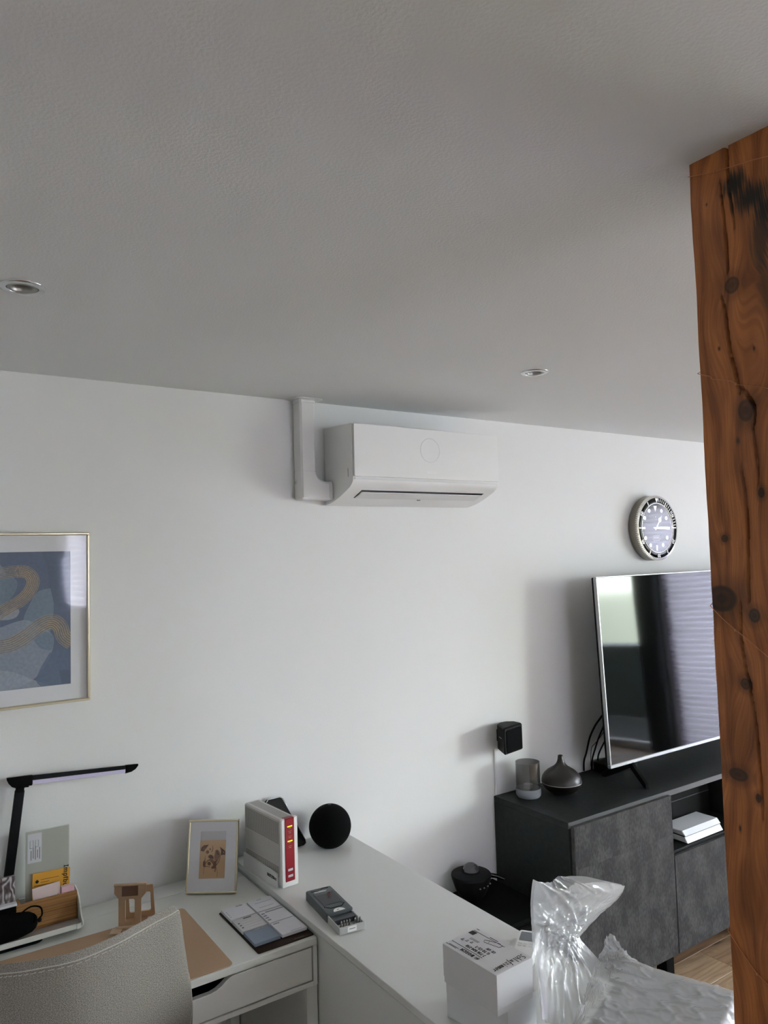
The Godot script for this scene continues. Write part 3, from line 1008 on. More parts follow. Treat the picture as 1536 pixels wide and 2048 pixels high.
func build_spot(at: Vector3, label: String) -> void:
	var o := local_thing("ceiling_spotlight", label, "spotlight", at, 0.0, "recessed ceiling spotlights")
	X = Transform3D(Basis.IDENTITY.scaled(Vector3(1, -1, 1)), Vector3.ZERO)   # profiles below read downwards
	var s := st()
	lathe(s, [[Vector2(0.033, 0.0), Vector2(0.0445, 0.0)].slice(0, 0) + [Vector2(0.0445, 0.0003), Vector2(0.0440, 0.0022), Vector2(0.0415, 0.0032)], [Vector2(0.0415, 0.0032), Vector2(0.0312, 0.0036)], [Vector2(0.0312, 0.0036), Vector2(0.0305, 0.0028), Vector2(0.0303, -0.012)]], 48)
	put(s, "outer_ring", M.chrome, o)
	s = st()
	lathe(s, [[Vector2(0.0290, -0.010), Vector2(0.0290, 0.0022), Vector2(0.0282, 0.0032)], [Vector2(0.0282, 0.0032), Vector2(0.0225, 0.0030)], [Vector2(0.0225, 0.0030), Vector2(0.0215, 0.0015), Vector2(0.0205, -0.010)]], 48)
	put(s, "tilting_ring", M.steel, o)
	s = st()
	lathe(s, [[Vector2(0.0303, -0.012), Vector2(0.0290, -0.012)]], 48)
	put(s, "ring_gap", M.matte_black, o)
	s = st()
	lathe(s, [[Vector2(0.0205, -0.010), Vector2(0.014, -0.022), Vector2(0.0, -0.026)]], 32)
	put(s, "lamp_reflector", M.steel, o)
	s = st()
	lathe(s, [[Vector2(0.0204, -0.0085), Vector2(0.0, -0.0080)]], 32)
	put(s, "lamp_glass", M.clear_glass, o)
	s = st()
	lathe(s, [[Vector2(0.006, -0.020), Vector2(0.006, -0.012), Vector2(0.0, -0.011)]], 16)
	put(s, "bulb", M.matte_black, o)

func build_picture() -> void:
	var x0 := 0.028
	var x1 := 0.528
	var y0 := 1.367
	var y1 := 1.872
	var o := thing("wall_picture", "framed abstract print in slate blue and gold with thin gold frame", "picture", Vector3((x0 + x1) / 2, y0, 0.0))
	var s := st()
	box(s, Vector3(x0 + 0.004, y0 + 0.004, 0.002), Vector3(x1 - 0.004, y1 - 0.004, 0.0085))
	put(s, "mount_board", M.mount_board, o)
	s = st()
	flat(s)
	quad(s, Vector3(0.08, 1.421, 0.0092), Vector3(0.474, 1.421, 0.0092), Vector3(0.474, 1.816, 0.0092), Vector3(0.08, 1.816, 0.0092))
	put(s, "print", M.art_print, o)
	for e: Array in [[x0, y0, x1, y0 + 0.008, "frame_bar"], [x0, y1 - 0.008, x1, y1, "frame_bar"], [x0, y0 + 0.008, x0 + 0.008, y1 - 0.008, "frame_bar"], [x1 - 0.008, y0 + 0.008, x1, y1 - 0.008, "frame_bar"]]:
		s = st()
		box(s, Vector3(e[0], e[1], 0.001), Vector3(e[2], e[3], 0.021), 0.0025)
		put(s, e[4], M.gold, o)
	s = st()                                     # slightly buckled acrylic pane
	grid(s, 40, 40, func(u: float, v: float) -> Vector3:
		var w := sin(u * 15.0 + sin(v * 7.0) * 1.4) * sin(v * 11.0 + u * 3.0) * 0.00010
		return Vector3(lerpf(x0 + 0.006, x1 - 0.006, u), lerpf(y0 + 0.006, y1 - 0.006, v), 0.0135 + w))
	put(s, "pane", M.frame_glass, o)

func build_clock() -> void:
	var c := Vector3(3.2525, 1.876, 0.0)
	var R := 0.1645
	var o := local_thing("wall_clock", "round wall clock shaped like a diver's watch, black bezel with white numerals", "clock", c)
	var turn := Transform3D(Basis(Vector3.RIGHT, Vector3(0, 0, 1), Vector3(0, -1, 0)), Vector3.ZERO)   # y axis to +z
	X = turn
	var s := st()
	lathe(s, [[Vector2(0.0, 0.002), Vector2(R - 0.006, 0.002)], [Vector2(R - 0.006, 0.002), Vector2(R - 0.001, 0.006), Vector2(R - 0.001, 0.046)], [Vector2(R - 0.001, 0.046), Vector2(R - 0.010, 0.050)]], 72)
	put(s, "case", M.brushed_steel, o)
	s = st()                                     # fluted rim
	X = Transform3D.IDENTITY
	var n := 96
	flat(s)
	for k in n:
		var a := TAU * k / n
		var b := TAU * (k + 0.5) / n
		var e := TAU * (k + 1) / n
		var p := func(r: float, t: float, z: float) -> Vector3: return Vector3(cos(t) * r, sin(t) * r, z)
		for q: Array in [[a, b, R + 0.0, R - 0.004], [b, e, R - 0.004, R + 0.0]]:
			quad(s, p.call(q[2], q[0], 0.044), p.call(q[3], q[1], 0.044), p.call(q[3], q[1], 0.055), p.call(q[2], q[0], 0.055))
			quad(s, p.call(q[2], q[0], 0.055), p.call(q[3], q[1], 0.055), p.call(R - 0.013, q[1], 0.058), p.call(R - 0.013, q[0], 0.058))
	put(s, "fluted_rim", M.polished_steel, o)
	X = turn
	s = st()
	lathe(s, [[Vector2(R - 0.0130, 0.056), Vector2(R - 0.0130, 0.0575), Vector2(R - 0.038, 0.0545)]], 72)
	put(s, "bezel", M.gloss_black, o)
	s = st()
	lathe(s, [[Vector2(R - 0.038, 0.053), Vector2(R - 0.038, 0.0575), Vector2(R - 0.041, 0.0575), Vector2(R - 0.041, 0.045)]], 72)
	put(s, "inner_rim", M.polished_steel, o)
	s = st()
	lathe(s, [[Vector2(R - 0.041, 0.0455), Vector2(0.0, 0.0455)]], 64)
	put(s, "dial", M.matte_black, o)
	X = Transform3D.IDENTITY
	for h in 12:
		var a := PI / 2 - TAU * h / 12.0
		var d := Vector3(cos(a), sin(a), 0)
		X = Transform3D(Basis(Vector3(0, 0, 1).rotated(Vector3(0, 0, 1), 0), Vector3.ZERO, Vector3.ZERO), Vector3.ZERO)
		X = Transform3D(Basis(Vector3(0, 0, 1), a - PI / 2), d * 0.100 + Vector3(0, 0, 0.046))
		s = st()
		if h == 0:
			prism(s, PackedVector2Array([Vector2(-0.013, 0.012), Vector2(0.013, 0.012), Vector2(0, -0.018)]), 0, 0.001)
		elif h % 3 == 0:
			prism(s, PackedVector2Array([Vector2(-0.0055, -0.014), Vector2(0.0055, -0.014), Vector2(0.0055, 0.014), Vector2(-0.0055, 0.014)]), 0, 0.001)
		else:
			prism(s, rrect(0.020, 0.020, 0.0099, 6), 0, 0.001)
		put(s, "hour_marker", M.pale_print, o)
	# bezel marks and numerals
	for k in range(0, 60):
		if not (k < 15 or k % 5 == 0): continue
		if k % 10 == 0 and k > 0: continue
		var a := PI / 2 - TAU * k / 60.0
		X = Transform3D(Basis(Vector3(0, 0, 1), a - PI / 2), Vector3(cos(a), sin(a), 0) * (R - 0.0255) + Vector3(0, 0, 0.0562))
		s = st()
		if k == 0: prism(s, PackedVector2Array([Vector2(-0.012, 0.0105), Vector2(0.012, 0.0105), Vector2(0, -0.0105)]), 0, 0.0012)
		else: prism(s, PackedVector2Array([Vector2(-0.0016, -0.006), Vector2(0.0016, -0.006), Vector2(0.0016, 0.010), Vector2(-0.0016, 0.010)]) if k % 5 else PackedVector2Array([Vector2(-0.0028, -0.0105), Vector2(0.0028, -0.0105), Vector2(0.0028, 0.0105), Vector2(-0.0028, 0.0105)]), 0, 0.0012)
		put(s, "minute_mark", M.pale_print, o)
	X = Transform3D.IDENTITY
	for k: int in [10, 20, 30, 40, 50]:
		var a := PI / 2 - TAU * k / 60.0
		var d := Vector3(cos(a), sin(a), 0)
		text(str(k), 0.017, M.pale_print, o, d * (R - 0.0255) + Vector3(0, 0, 0.0572), Vector3(d.y, -d.x, 0), d, "bezel_numeral", "Droid Sans", 700)
	text("ROLEX", 0.0062, M.ink_grey, o, Vector3(0, 0.042, 0.0462), Vector3.RIGHT, Vector3.UP, "dial_lettering")
	for q: Array in [[-0.040, 0.026], [-0.049, 0.022], [-0.056, 0.034], [-0.064, 0.026]]:
		s = st()
		box(s, Vector3(-q[1], q[0] - 0.0012, 0.0455), Vector3(q[1], q[0] + 0.0012, 0.0461))
		put(s, "dial_line", M.ink_grey, o)
	s = st()
	prism(s, PackedVector2Array([Vector2(-0.0045, 0.053), Vector2(0.0045, 0.053), Vector2(0.0062, 0.061), Vector2(0.0030, 0.0565), Vector2(0.0, 0.062), Vector2(-0.0030, 0.0565), Vector2(-0.0062, 0.061)]), 0.0455, 0.0461)
	put(s, "dial_crown", M.ink_grey, o)
	# hands at a quarter past one
	var ha := PI / 2 - TAU * (1.2 / 12.0)
	X = Transform3D(Basis(Vector3(0, 0, 1), ha - PI / 2), Vector3(0, 0, 0.0485))
	s = st()
	prism(s, PackedVector2Array([Vector2(-0.0035, -0.012), Vector2(0.0035, -0.012), Vector2(0.0035, 0.040), Vector2(-0.0035, 0.040)]), 0, 0.001)
	prism(s, rrect(0.024, 0.024, 0.0119, 6, Vector2(0, 0.050)), 0, 0.0012)
	prism(s, PackedVector2Array([Vector2(-0.005, 0.060), Vector2(0.005, 0.060), Vector2(0, 0.078)]), 0, 0.001)
	put(s, "hour_hand", M.pale_print, o)
	X = Transform3D(Basis(Vector3(0, 0, 1), -PI / 2), Vector3(0, 0, 0.0505))
	s = st()
	prism(s, PackedVector2Array([Vector2(-0.0035, -0.022), Vector2(0.0035, -0.022), Vector2(0.006, 0.03), Vector2(0.006, 0.085), Vector2(0, 0.104), Vector2(-0.006, 0.085), Vector2(-0.006, 0.03)]), 0, 0.001)
	put(s, "minute_hand", M.pale_print, o)
	X = Transform3D(Basis(Vector3(0, 0, 1), -PI / 2 - 0.09), Vector3(0, 0, 0.0522))
	s = st()
	prism(s, PackedVector2Array([Vector2(-0.0012, -0.03), Vector2(0.0012, -0.03), Vector2(0.0008, 0.11), Vector2(-0.0008, 0.11)]), 0, 0.0008)
	put(s, "second_hand", M.pale_print, o)
	X = turn
	s = st()
	lathe(s, [[Vector2(R - 0.0412, 0.0555), Vector2(0.0, 0.0562)]], 64)
	put(s, "crystal_pane", M.frame_glass, o)

# ------------------------------------------------------------------ television corner
func build_tv_cabinet() -> void:
	var x0 := 2.137
	var x1 := 4.522
	var zf := 0.413
	var o := thing("tv_cabinet", "long low anthracite television cabinet with concrete-look doors", "cabinet", Vector3(3.33, 0, 0.2))
	var part := func(called: String, lo: Vector3, hi: Vector3, m: Material, b := 0.0012) -> MeshInstance3D:
		var s := st()
		box(s, lo, hi, b)
		return put(s, called, m, o)
	part.call("top_board", Vector3(x0, 0.737, 0.004), Vector3(x1, TVTOP, zf - 0.0015), M.cabinet_dark)
	part.call("top_edging", Vector3(x0, 0.7372, zf - 0.0015), Vector3(x1, TVTOP, zf), M.cabinet_edge, 0.0004)
	part.call("side_panel", Vector3(x0, 0.106, 0.004), Vector3(x0 + 0.018, 0.7368, zf), M.cabinet_dark)
	part.call("side_panel", Vector3(x1 - 0.018, 0.106, 0.004), Vector3(x1, 0.7368, zf), M.cabinet_dark)
	part.call("divider", Vector3(2.7275, 0.106, 0.004), Vector3(2.7455, 0.7368, zf - 0.002), M.cabinet_dark)
	part.call("divider", Vector3(3.322, 0.124, 0.004), Vector3(3.340, 0.7368, zf - 0.002), M.cabinet_dark)
	part.call("divider", Vector3(3.915, 0.106, 0.004), Vector3(3.933, 0.7368, zf - 0.002), M.cabinet_dark)
	part.call("bottom_board", Vector3(x0 + 0.018, 0.106, 0.004), Vector3(x1 - 0.018, 0.124, zf - 0.002), M.cabinet_dark)
	part.call("back_panel", Vector3(x0 + 0.018, 0.124, 0.0045), Vector3(x1 - 0.018, 0.7368, 0.010), M.cabinet_dark)
	part.call("shelf", Vector3(2.7455, 0.492, 0.012), Vector3(3.322, 0.507, zf - 0.004), M.cabinet_dark)
	part.call("shelf", Vector3(3.340, 0.492, 0.012), Vector3(3.915, 0.507, zf - 0.004), M.cabinet_dark)
	part.call("door", Vector3(x0 + 0.010, 0.108, zf + 0.001), Vector3(2.7345, 0.7455, zf + 0.019), M.concrete_look)
	part.call("drawer_front", Vector3(2.7385, 0.108, zf + 0.001), Vector3(3.329, 0.4985, zf + 0.019), M.concrete_look)
	part.call("drawer_front", Vector3(3.333, 0.108, zf + 0.001), Vector3(3.922, 0.4985, zf + 0.019), M.concrete_look)
	part.call("door", Vector3(3.926, 0.108, zf + 0.001), Vector3(x1 - 0.010, 0.7455, zf + 0.019), M.concrete_look)
	for lx: float in [2.16, 2.70, 3.30, 3.90, 4.44]:
		part.call("leg", Vector3(lx, 0.0, 0.345), Vector3(lx + 0.05, 0.106, 0.395), M.matte_black)
		part.call("leg", Vector3(lx, 0.0, 0.03), Vector3(lx + 0.05, 0.106, 0.08), M.matte_black)

func build_tv() -> void:
	var o := local_thing("television", "large flat television with thin silver bezel standing on dark cabinet", "television", Vector3(3.325, TVTOP, 0.235))
	var tilt := Basis(Vector3.RIGHT, -atan(0.035 / 0.82))
	var base := Transform3D(tilt, Vector3(0, 0.076, 0))
	X = base
	var W := 1.45
	var H := 0.822
	var s := st()
	box(s, Vector3(-W / 2 + 0.003, 0.003, -0.030), Vector3(W / 2 - 0.003, H - 0.003, -0.005), 0.004)
	put(s, "back_cover", M.black_plastic, o)
	s = st()
	box(s, Vector3(-0.45, 0.03, -0.062), Vector3(0.45, 0.46, -0.030), 0.012)
	put(s, "electronics_housing", M.black_plastic, o)
	s = st()
	box(s, Vector3(-W / 2 + 0.008, 0.015, -0.006), Vector3(W / 2 - 0.008, H - 0.006, -0.0008))
	put(s, "screen", M.tv_glass, o)
	for e: Array in [[-W / 2, 0.0, W / 2, 0.016], [-W / 2, H - 0.0065, W / 2, H], [-W / 2, 0.016, -W / 2 + 0.009, H - 0.0065], [W / 2 - 0.009, 0.016, W / 2, H - 0.0065]]:
		s = st()
		box(s, Vector3(e[0], e[1], -0.016), Vector3(e[2], e[3], 0.0015), 0.0022)
		put(s, "bezel_bar", M.silver_bezel, o)
	X = Transform3D.IDENTITY
	for sx: float in [-1.0, 1.0]:
		s = st()                                  # splayed foot: a front arm and a shorter rear arm
		var hub := Vector3(-sx * -0.575, 0, -0.012)
		X = Transform3D(Basis(Vector3.UP, -PI / 2 + 0.42 * sx), hub)
		prism(s, PackedVector2Array([Vector2(-0.012, 0.060), Vector2(0.118, 0.0), Vector2(0.134, 0.0), Vector2(0.134, 0.021), Vector2(0.016, 0.078), Vector2(-0.012, 0.080)]), -0.008, 0.008, 0.0015)
		X = Transform3D(Basis(Vector3.UP, PI / 2 - 0.42 * sx), hub)
		prism(s, PackedVector2Array([Vector2(-0.012, 0.060), Vector2(0.112, 0.0), Vector2(0.128, 0.0), Vector2(0.128, 0.018), Vector2(0.016, 0.078), Vector2(-0.012, 0.080)]), -0.008, 0.008, 0.0015)
		put(s, "foot", M.black_plastic, o)
	X = base
	s = st()
	box(s, Vector3(-0.67, 0.002, 0.0008), Vector3(-0.64, 0.010, 0.0017))
	put(s, "maker_badge", M.silver_bezel, o)

func build_tv_clutter() -> void:
	# black box and leads behind the television
	var o := thing("set_top_box", "small black box with a white label lying behind the television", "box", Vector3(2.83, TVTOP, 0.075))
	var s := st()
	box(s, Vector3(2.725, TVTOP, 0.030), Vector3(2.93, TVTOP + 0.042, 0.120), 0.004)
	put(s, "housing", M.black_plastic, o)
	s = st()
	box(s, Vector3(2.83, TVTOP + 0.008, 0.120), Vector3(2.88, TVTOP + 0.032, 0.1206))
	put(s, "label_sticker", M.paper_grey, o)
	var leads := [
		[[2.836, 1.003, 0.012], [2.803, 0.978, 0.011], [2.770, 0.950, 0.010], [2.735, 0.905, 0.009], [2.708, 0.842, 0.009], [2.690, 0.807, 0.009], [2.685, 0.7635, 0.010]],
		[[2.870, 0.998, 0.020], [2.832, 0.961, 0.020], [2.807, 0.927, 0.019], [2.782, 0.893, 0.018], [2.757, 0.850, 0.018], [2.736, 0.809, 0.018], [2.728, 0.7630, 0.019]],
		[[2.850, 0.949, 0.05], [2.813, 0.911, 0.048], [2.792, 0.885, 0.046], [2.764, 0.852, 0.044], [2.750, 0.828, 0.042], [2.745, 0.806, 0.042]],
		[[2.879, 0.945, 0.012], [2.838, 0.921, 0.010], [2.798, 0.889, 0.008], [2.771, 0.873, 0.008], [2.748, 0.860, 0.008], [2.740, 0.832, 0.008], [2.738, 0.775, 0.006]],
		[[2.84, 0.86, 0.08], [2.80, 0.855, 0.07], [2.785, 0.83, 0.07], [2.79, 0.8025, 0.07]]]
	var thick := [0.0042, 0.0036, 0.0036, 0.0014, 0.0016]
	for i in leads.size():
		X = Transform3D.IDENTITY
		var pts := []
		for p: Array in leads[i]: pts.append(Vector3(p[0], p[1], p[2]))
		var l := thing("cable", ["thick black cable curving down left of the others behind the television", "black cable falling beside the thick one behind the television", "black cable nearest the television's edge behind it", "thin wire looping on the wall behind the television", "thin lead plugged into the small black box"][i], "cable", pts[-1], "cables behind the television")
		s = st()
		tube(s, curve(pts, 8), thick[i], 8)
		put(s, "lead", M.black_plastic, l)
	# satellite loudspeaker on the wall
	o = thing("satellite_speaker", "small black satellite loudspeaker fixed to the wall above the cabinet corner", "speaker", Vector3(2.17, 0.952, 0.0))
	s = st()
	var X0 := X
	X = X0 * Transform3D(Basis(Vector3.RIGHT, Vector3(0, 0, 1), Vector3(0, 1, 0)), Vector3.ZERO)   # polygon in x, z
	var plan := PackedVector2Array([Vector2(2.146, 0.030), Vector2(2.108, 0.108), Vector2(2.112, 0.114), Vector2(2.230, 0.090), Vector2(2.236, 0.082), Vector2(2.234, 0.04), Vector2(2.205, 0.018), Vector2(2.17, 0.016)])
	var rv := plan.duplicate()
	prism(s, rv, 0.952, 1.060, 0.005)
	put(s, "cabinet", M.black_plastic, o)
	X = X0
	s = st()
	var fn := Vector3(0.118, 0, -0.024).normalized()
	X = X0 * Transform3D(Basis(fn, Vector3.UP, fn.cross(Vector3.UP)), Vector3(2.171, 1.004, 0.1025))
	prism(s, rrect(0.106, 0.092, 0.010, 4), 0.0, 0.003, 0.001)
	put(s, "grille", M.speaker_cloth, o)
	X = X0
	s = st()
	box(s, Vector3(2.165, 0.98, 0.001), Vector3(2.205, 1.03, 0.022), 0.003)
	put(s, "wall_bracket", M.matte_black, o)
	s = st()
	X = X0 * Transform3D(Basis(Vector3(0.43, 0, -0.90).normalized(), Vector3.UP, Vector3(-0.90, 0, -0.43).normalized()), Vector3(2.126, 1.012, 0.070))
	box(s, Vector3(-0.016, -0.001, -0.0005), Vector3(0.016, 0.001, 0.0009))
	put(s, "side_badge", M.ink_grey, o)
	X = X0
	o = thing("cable_cover", "narrow white cable cover running down the wall under the small speaker", "cable cover", Vector3(2.15, TVTOP, 0.0))
	s = st()
	box(s, Vector3(2.146, TVTOP + 0.001, 0.0005), Vector3(2.158, 0.95, 0.009), 0.002)
	put(s, "channel", M.duct_plastic, o)
	# tealight glass on concrete base
	o = local_thing("tealight_holder", "smoked glass tealight holder on a grey concrete base", "candle holder", Vector3(2.246, TVTOP, 0.098))
	s = st()
	lathe(s, [[Vector2(0, 0.0), Vector2(0.045, 0.0)], [Vector2(0.045, 0.0), Vector2(0.050, 0.006), Vector2(0.052, 0.014), Vector2(0.052, 0.034), Vector2(0.0505, 0.0355)], [Vector2(0.0505, 0.0355), Vector2(0, 0.0355)]], 40)
	put(s, "concrete_base", M.concrete_grey, o)
	s = st()
	lathe(s, [[Vector2(0.0505, 0.0362), Vector2(0.0505, 0.142)], [Vector2(0.0505, 0.142), Vector2(0.0482, 0.142)], [Vector2(0.0482, 0.142), Vector2(0.0482, 0.0362)]], 48)
	put(s, "glass_cylinder", M.smoked_glass, o)
	s = st()
	lathe(s, [[Vector2(0.019, 0.036), Vector2(0.019, 0.050)], [Vector2(0.019, 0.050), Vector2(0, 0.049)]], 24)
	put(s, "tealight", M.paper_white, o)
	# aroma diffuser
	o = local_thing("aroma_diffuser", "dark brown onion-shaped aroma diffuser with slim neck", "diffuser", Vector3(2.388, TVTOP, 0.150))
	s = st()
	lathe(s, [[Vector2(0, 0.003), Vector2(0.042, 0.003)], [Vector2(0.042, 0.003), Vector2(0.056, 0.009), Vector2(0.070, 0.020), Vector2(0.080, 0.034), Vector2(0.0835, 0.044)]], 48)
	put(s, "water_tank", M.diffuser_dark, o)
	s = st()
	lathe(s, [[Vector2(0.0835, 0.044), Vector2(0.0845, 0.0455), Vector2(0.0835, 0.047)]], 48)
	put(s, "joint_ring", M.diffuser_line, o)
	s = st()
	lathe(s, [[Vector2(0.0835, 0.047), Vector2(0.083, 0.055), Vector2(0.079, 0.068), Vector2(0.071, 0.080), Vector2(0.058, 0.092), Vector2(0.042, 0.102), Vector2(0.028, 0.111), Vector2(0.019, 0.121), Vector2(0.0145, 0.131), Vector2(0.012, 0.142), Vector2(0.0108, 0.153), Vector2(0.0095, 0.1545)], [Vector2(0.0095, 0.1545), Vector2(0.007, 0.1545)], [Vector2(0.007, 0.1545), Vector2(0.006, 0.14), Vector2(0, 0.138)]], 48)
	put(s, "cover", M.diffuser_dark, o)
	for k in 3:
		s = st()
		X = Transform3D(Basis.IDENTITY, Vector3(cos(k * TAU / 3 + 1.2) * 0.036, 0, sin(k * TAU / 3 + 1.2) * 0.036))
		lathe(s, [[Vector2(0.005, 0.0), Vector2(0.005, 0.004)]], 10)
		put(s, "rubber_foot", M.matte_black, o)
	# games console in the open compartment
	var y := 0.507
	o = local_thing("games_console", "flat white two-layer games console lying in the open cabinet compartment", "console", Vector3(3.0, y, 0.335), 0.0)
	var layer := func(called: String, y0: float, y1: float, back: float, front: float) -> void:
		var t := st()
		X = Transform3D(Basis(Vector3(0, 0, 1), Vector3(0, 1, 0), Vector3(-1, 0, 0)), Vector3.ZERO)   # profile in z, y swept along x
		prism(t, PackedVector2Array([Vector2(-0.06, y0), Vector2(front, y0), Vector2(front + back, y1), Vector2(-0.06, y1)]), -0.132, 0.132, 0.003)
		put(t, called, M.console_white, o)
	layer.call("lower_shell", 0.004, 0.026, -0.014, 0.070)
	layer.call("upper_shell", 0.031, 0.050, -0.016, 0.060)
	X = Transform3D.IDENTITY
	s = st()
	box(s, Vector3(-0.128, 0.025, -0.055), Vector3(0.128, 0.032, 0.052))
	put(s, "seam", M.matte_black, o)
	s = st()
	box(s, Vector3(-0.12, 0.0, -0.05), Vector3(0.12, 0.005, 0.06))
	put(s, "foot_strip", M.matte_black, o)
	o = thing("black_case", "upright black case standing behind the white console", "case", Vector3(3.12, y, 0.23))
	s = st()
	box(s, Vector3(2.972, y, 0.212), Vector3(3.262, y + 0.158, 0.258), 0.004)
	put(s, "body", M.black_plastic, o)
	s = st()
	box(s, Vector3(2.974, y + 0.118, 0.257), Vector3(3.26, y + 0.122, 0.2592), 0.001)
	put(s, "lid_rim", M.tool_dark, o)
	# subwoofer with star projector between sideboard and cabinet
	o = thing("subwoofer", "black subwoofer box on the floor between sideboard and cabinet", "subwoofer", Vector3(1.93, 0.0, 0.2))
	s = st()
	box(s, Vector3(1.77, 0.012, 0.02), Vector3(2.10, 0.440, 0.36), 0.006)
	put(s, "cabinet", M.matte_black, o)
	s = st()
	box(s, Vector3(1.785, 0.03, 0.36), Vector3(2.085, 0.425, 0.372), 0.005)
	put(s, "front_grille", M.speaker_cloth, o)
	for q: Vector2 in [Vector2(1.80, 0.05), Vector2(2.07, 0.05), Vector2(1.80, 0.33), Vector2(2.07, 0.33)]:
		s = st()
		box(s, Vector3(q.x - 0.015, 0.0, q.y - 0.015), Vector3(q.x + 0.015, 0.012, q.y + 0.015))
		put(s, "foot", M.matte_black, o)
	o = local_thing("star_projector", "round black star projector with a clear faceted dome on the subwoofer", "projector", Vector3(1.925, 0.440, 0.094))
	s = st()
	lathe(s, [[Vector2(0, 0.002), Vector2(0.044, 0.002)], [Vector2(0.044, 0.002), Vector2(0.054, 0.012), Vector2(0.064, 0.034), Vector2(0.073, 0.060), Vector2(0.0785, 0.078), Vector2(0.0785, 0.084), Vector2(0.076, 0.087)], [Vector2(0.076, 0.087), Vector2(0.052, 0.0925), Vector2(0.038, 0.094)], [Vector2(0.038, 0.094), Vector2(0.036, 0.098), Vector2(0.032, 0.098)]], 48)
	put(s, "body", M.black_plastic, o)
	s = st()
	flat(s)
	var nn := 14
	var rings := [[0.0315, 0.097], [0.031, 0.106], [0.026, 0.116], [0.016, 0.123], [0.0, 0.126]]
	for i in 4:
		for k in nn:
			var a := TAU * (k + 0.5 * (i % 2)) / nn
			var b := a + TAU / nn
			var m := a + PI / nn
			var f := func(r: float, yy: float, t: float) -> Vector3: return Vector3(cos(t) * r, yy, sin(t) * r)
			tri(s, f.call(rings[i][0], rings[i][1], a), f.call(rings[i + 1][0], rings[i + 1][1], m), f.call(rings[i][0], rings[i][1], b))
			tri(s, f.call(rings[i][0], rings[i][1], b), f.call(rings[i + 1][0], rings[i + 1][1], m), f.call(rings[i + 1][0], rings[i + 1][1], m + TAU / nn))
	put(s, "faceted_dome", M.crystal, o)
	s = st()
	lathe(s, [[Vector2(0.030, 0.0985), Vector2(0.0, 0.0985)]], 24)
	put(s, "light_disc", M.gloss_black, o)
	for a: float in [0.9, 1.25, 1.55, 1.8]:
		s = st()
		var r := 0.0735
		X = Transform3D(Basis(Vector3(0, 0, 1), Vector3.UP, Vector3(1, 0, 0)).rotated(Vector3.UP, 0), Vector3(cos(a) * r, 0.055, sin(a) * r))
		lathe(s, [[Vector2(0, -0.003), Vector2(0.0028, -0.002), Vector2(0.0035, 0.0), Vector2(0.0028, 0.002), Vector2(0, 0.003)]], 8)
		put(s, "button", M.steel, o)
	s = st()
	X = Transform3D.IDENTITY
	tube(s, [Vector3(0.07, 0.07, 0.02), Vector3(0.10, 0.062, 0.035), Vector3(0.125, 0.05, 0.05)], 0.009, 10, 0.007)
	put(s, "speaker_arm", M.gloss_black, o)

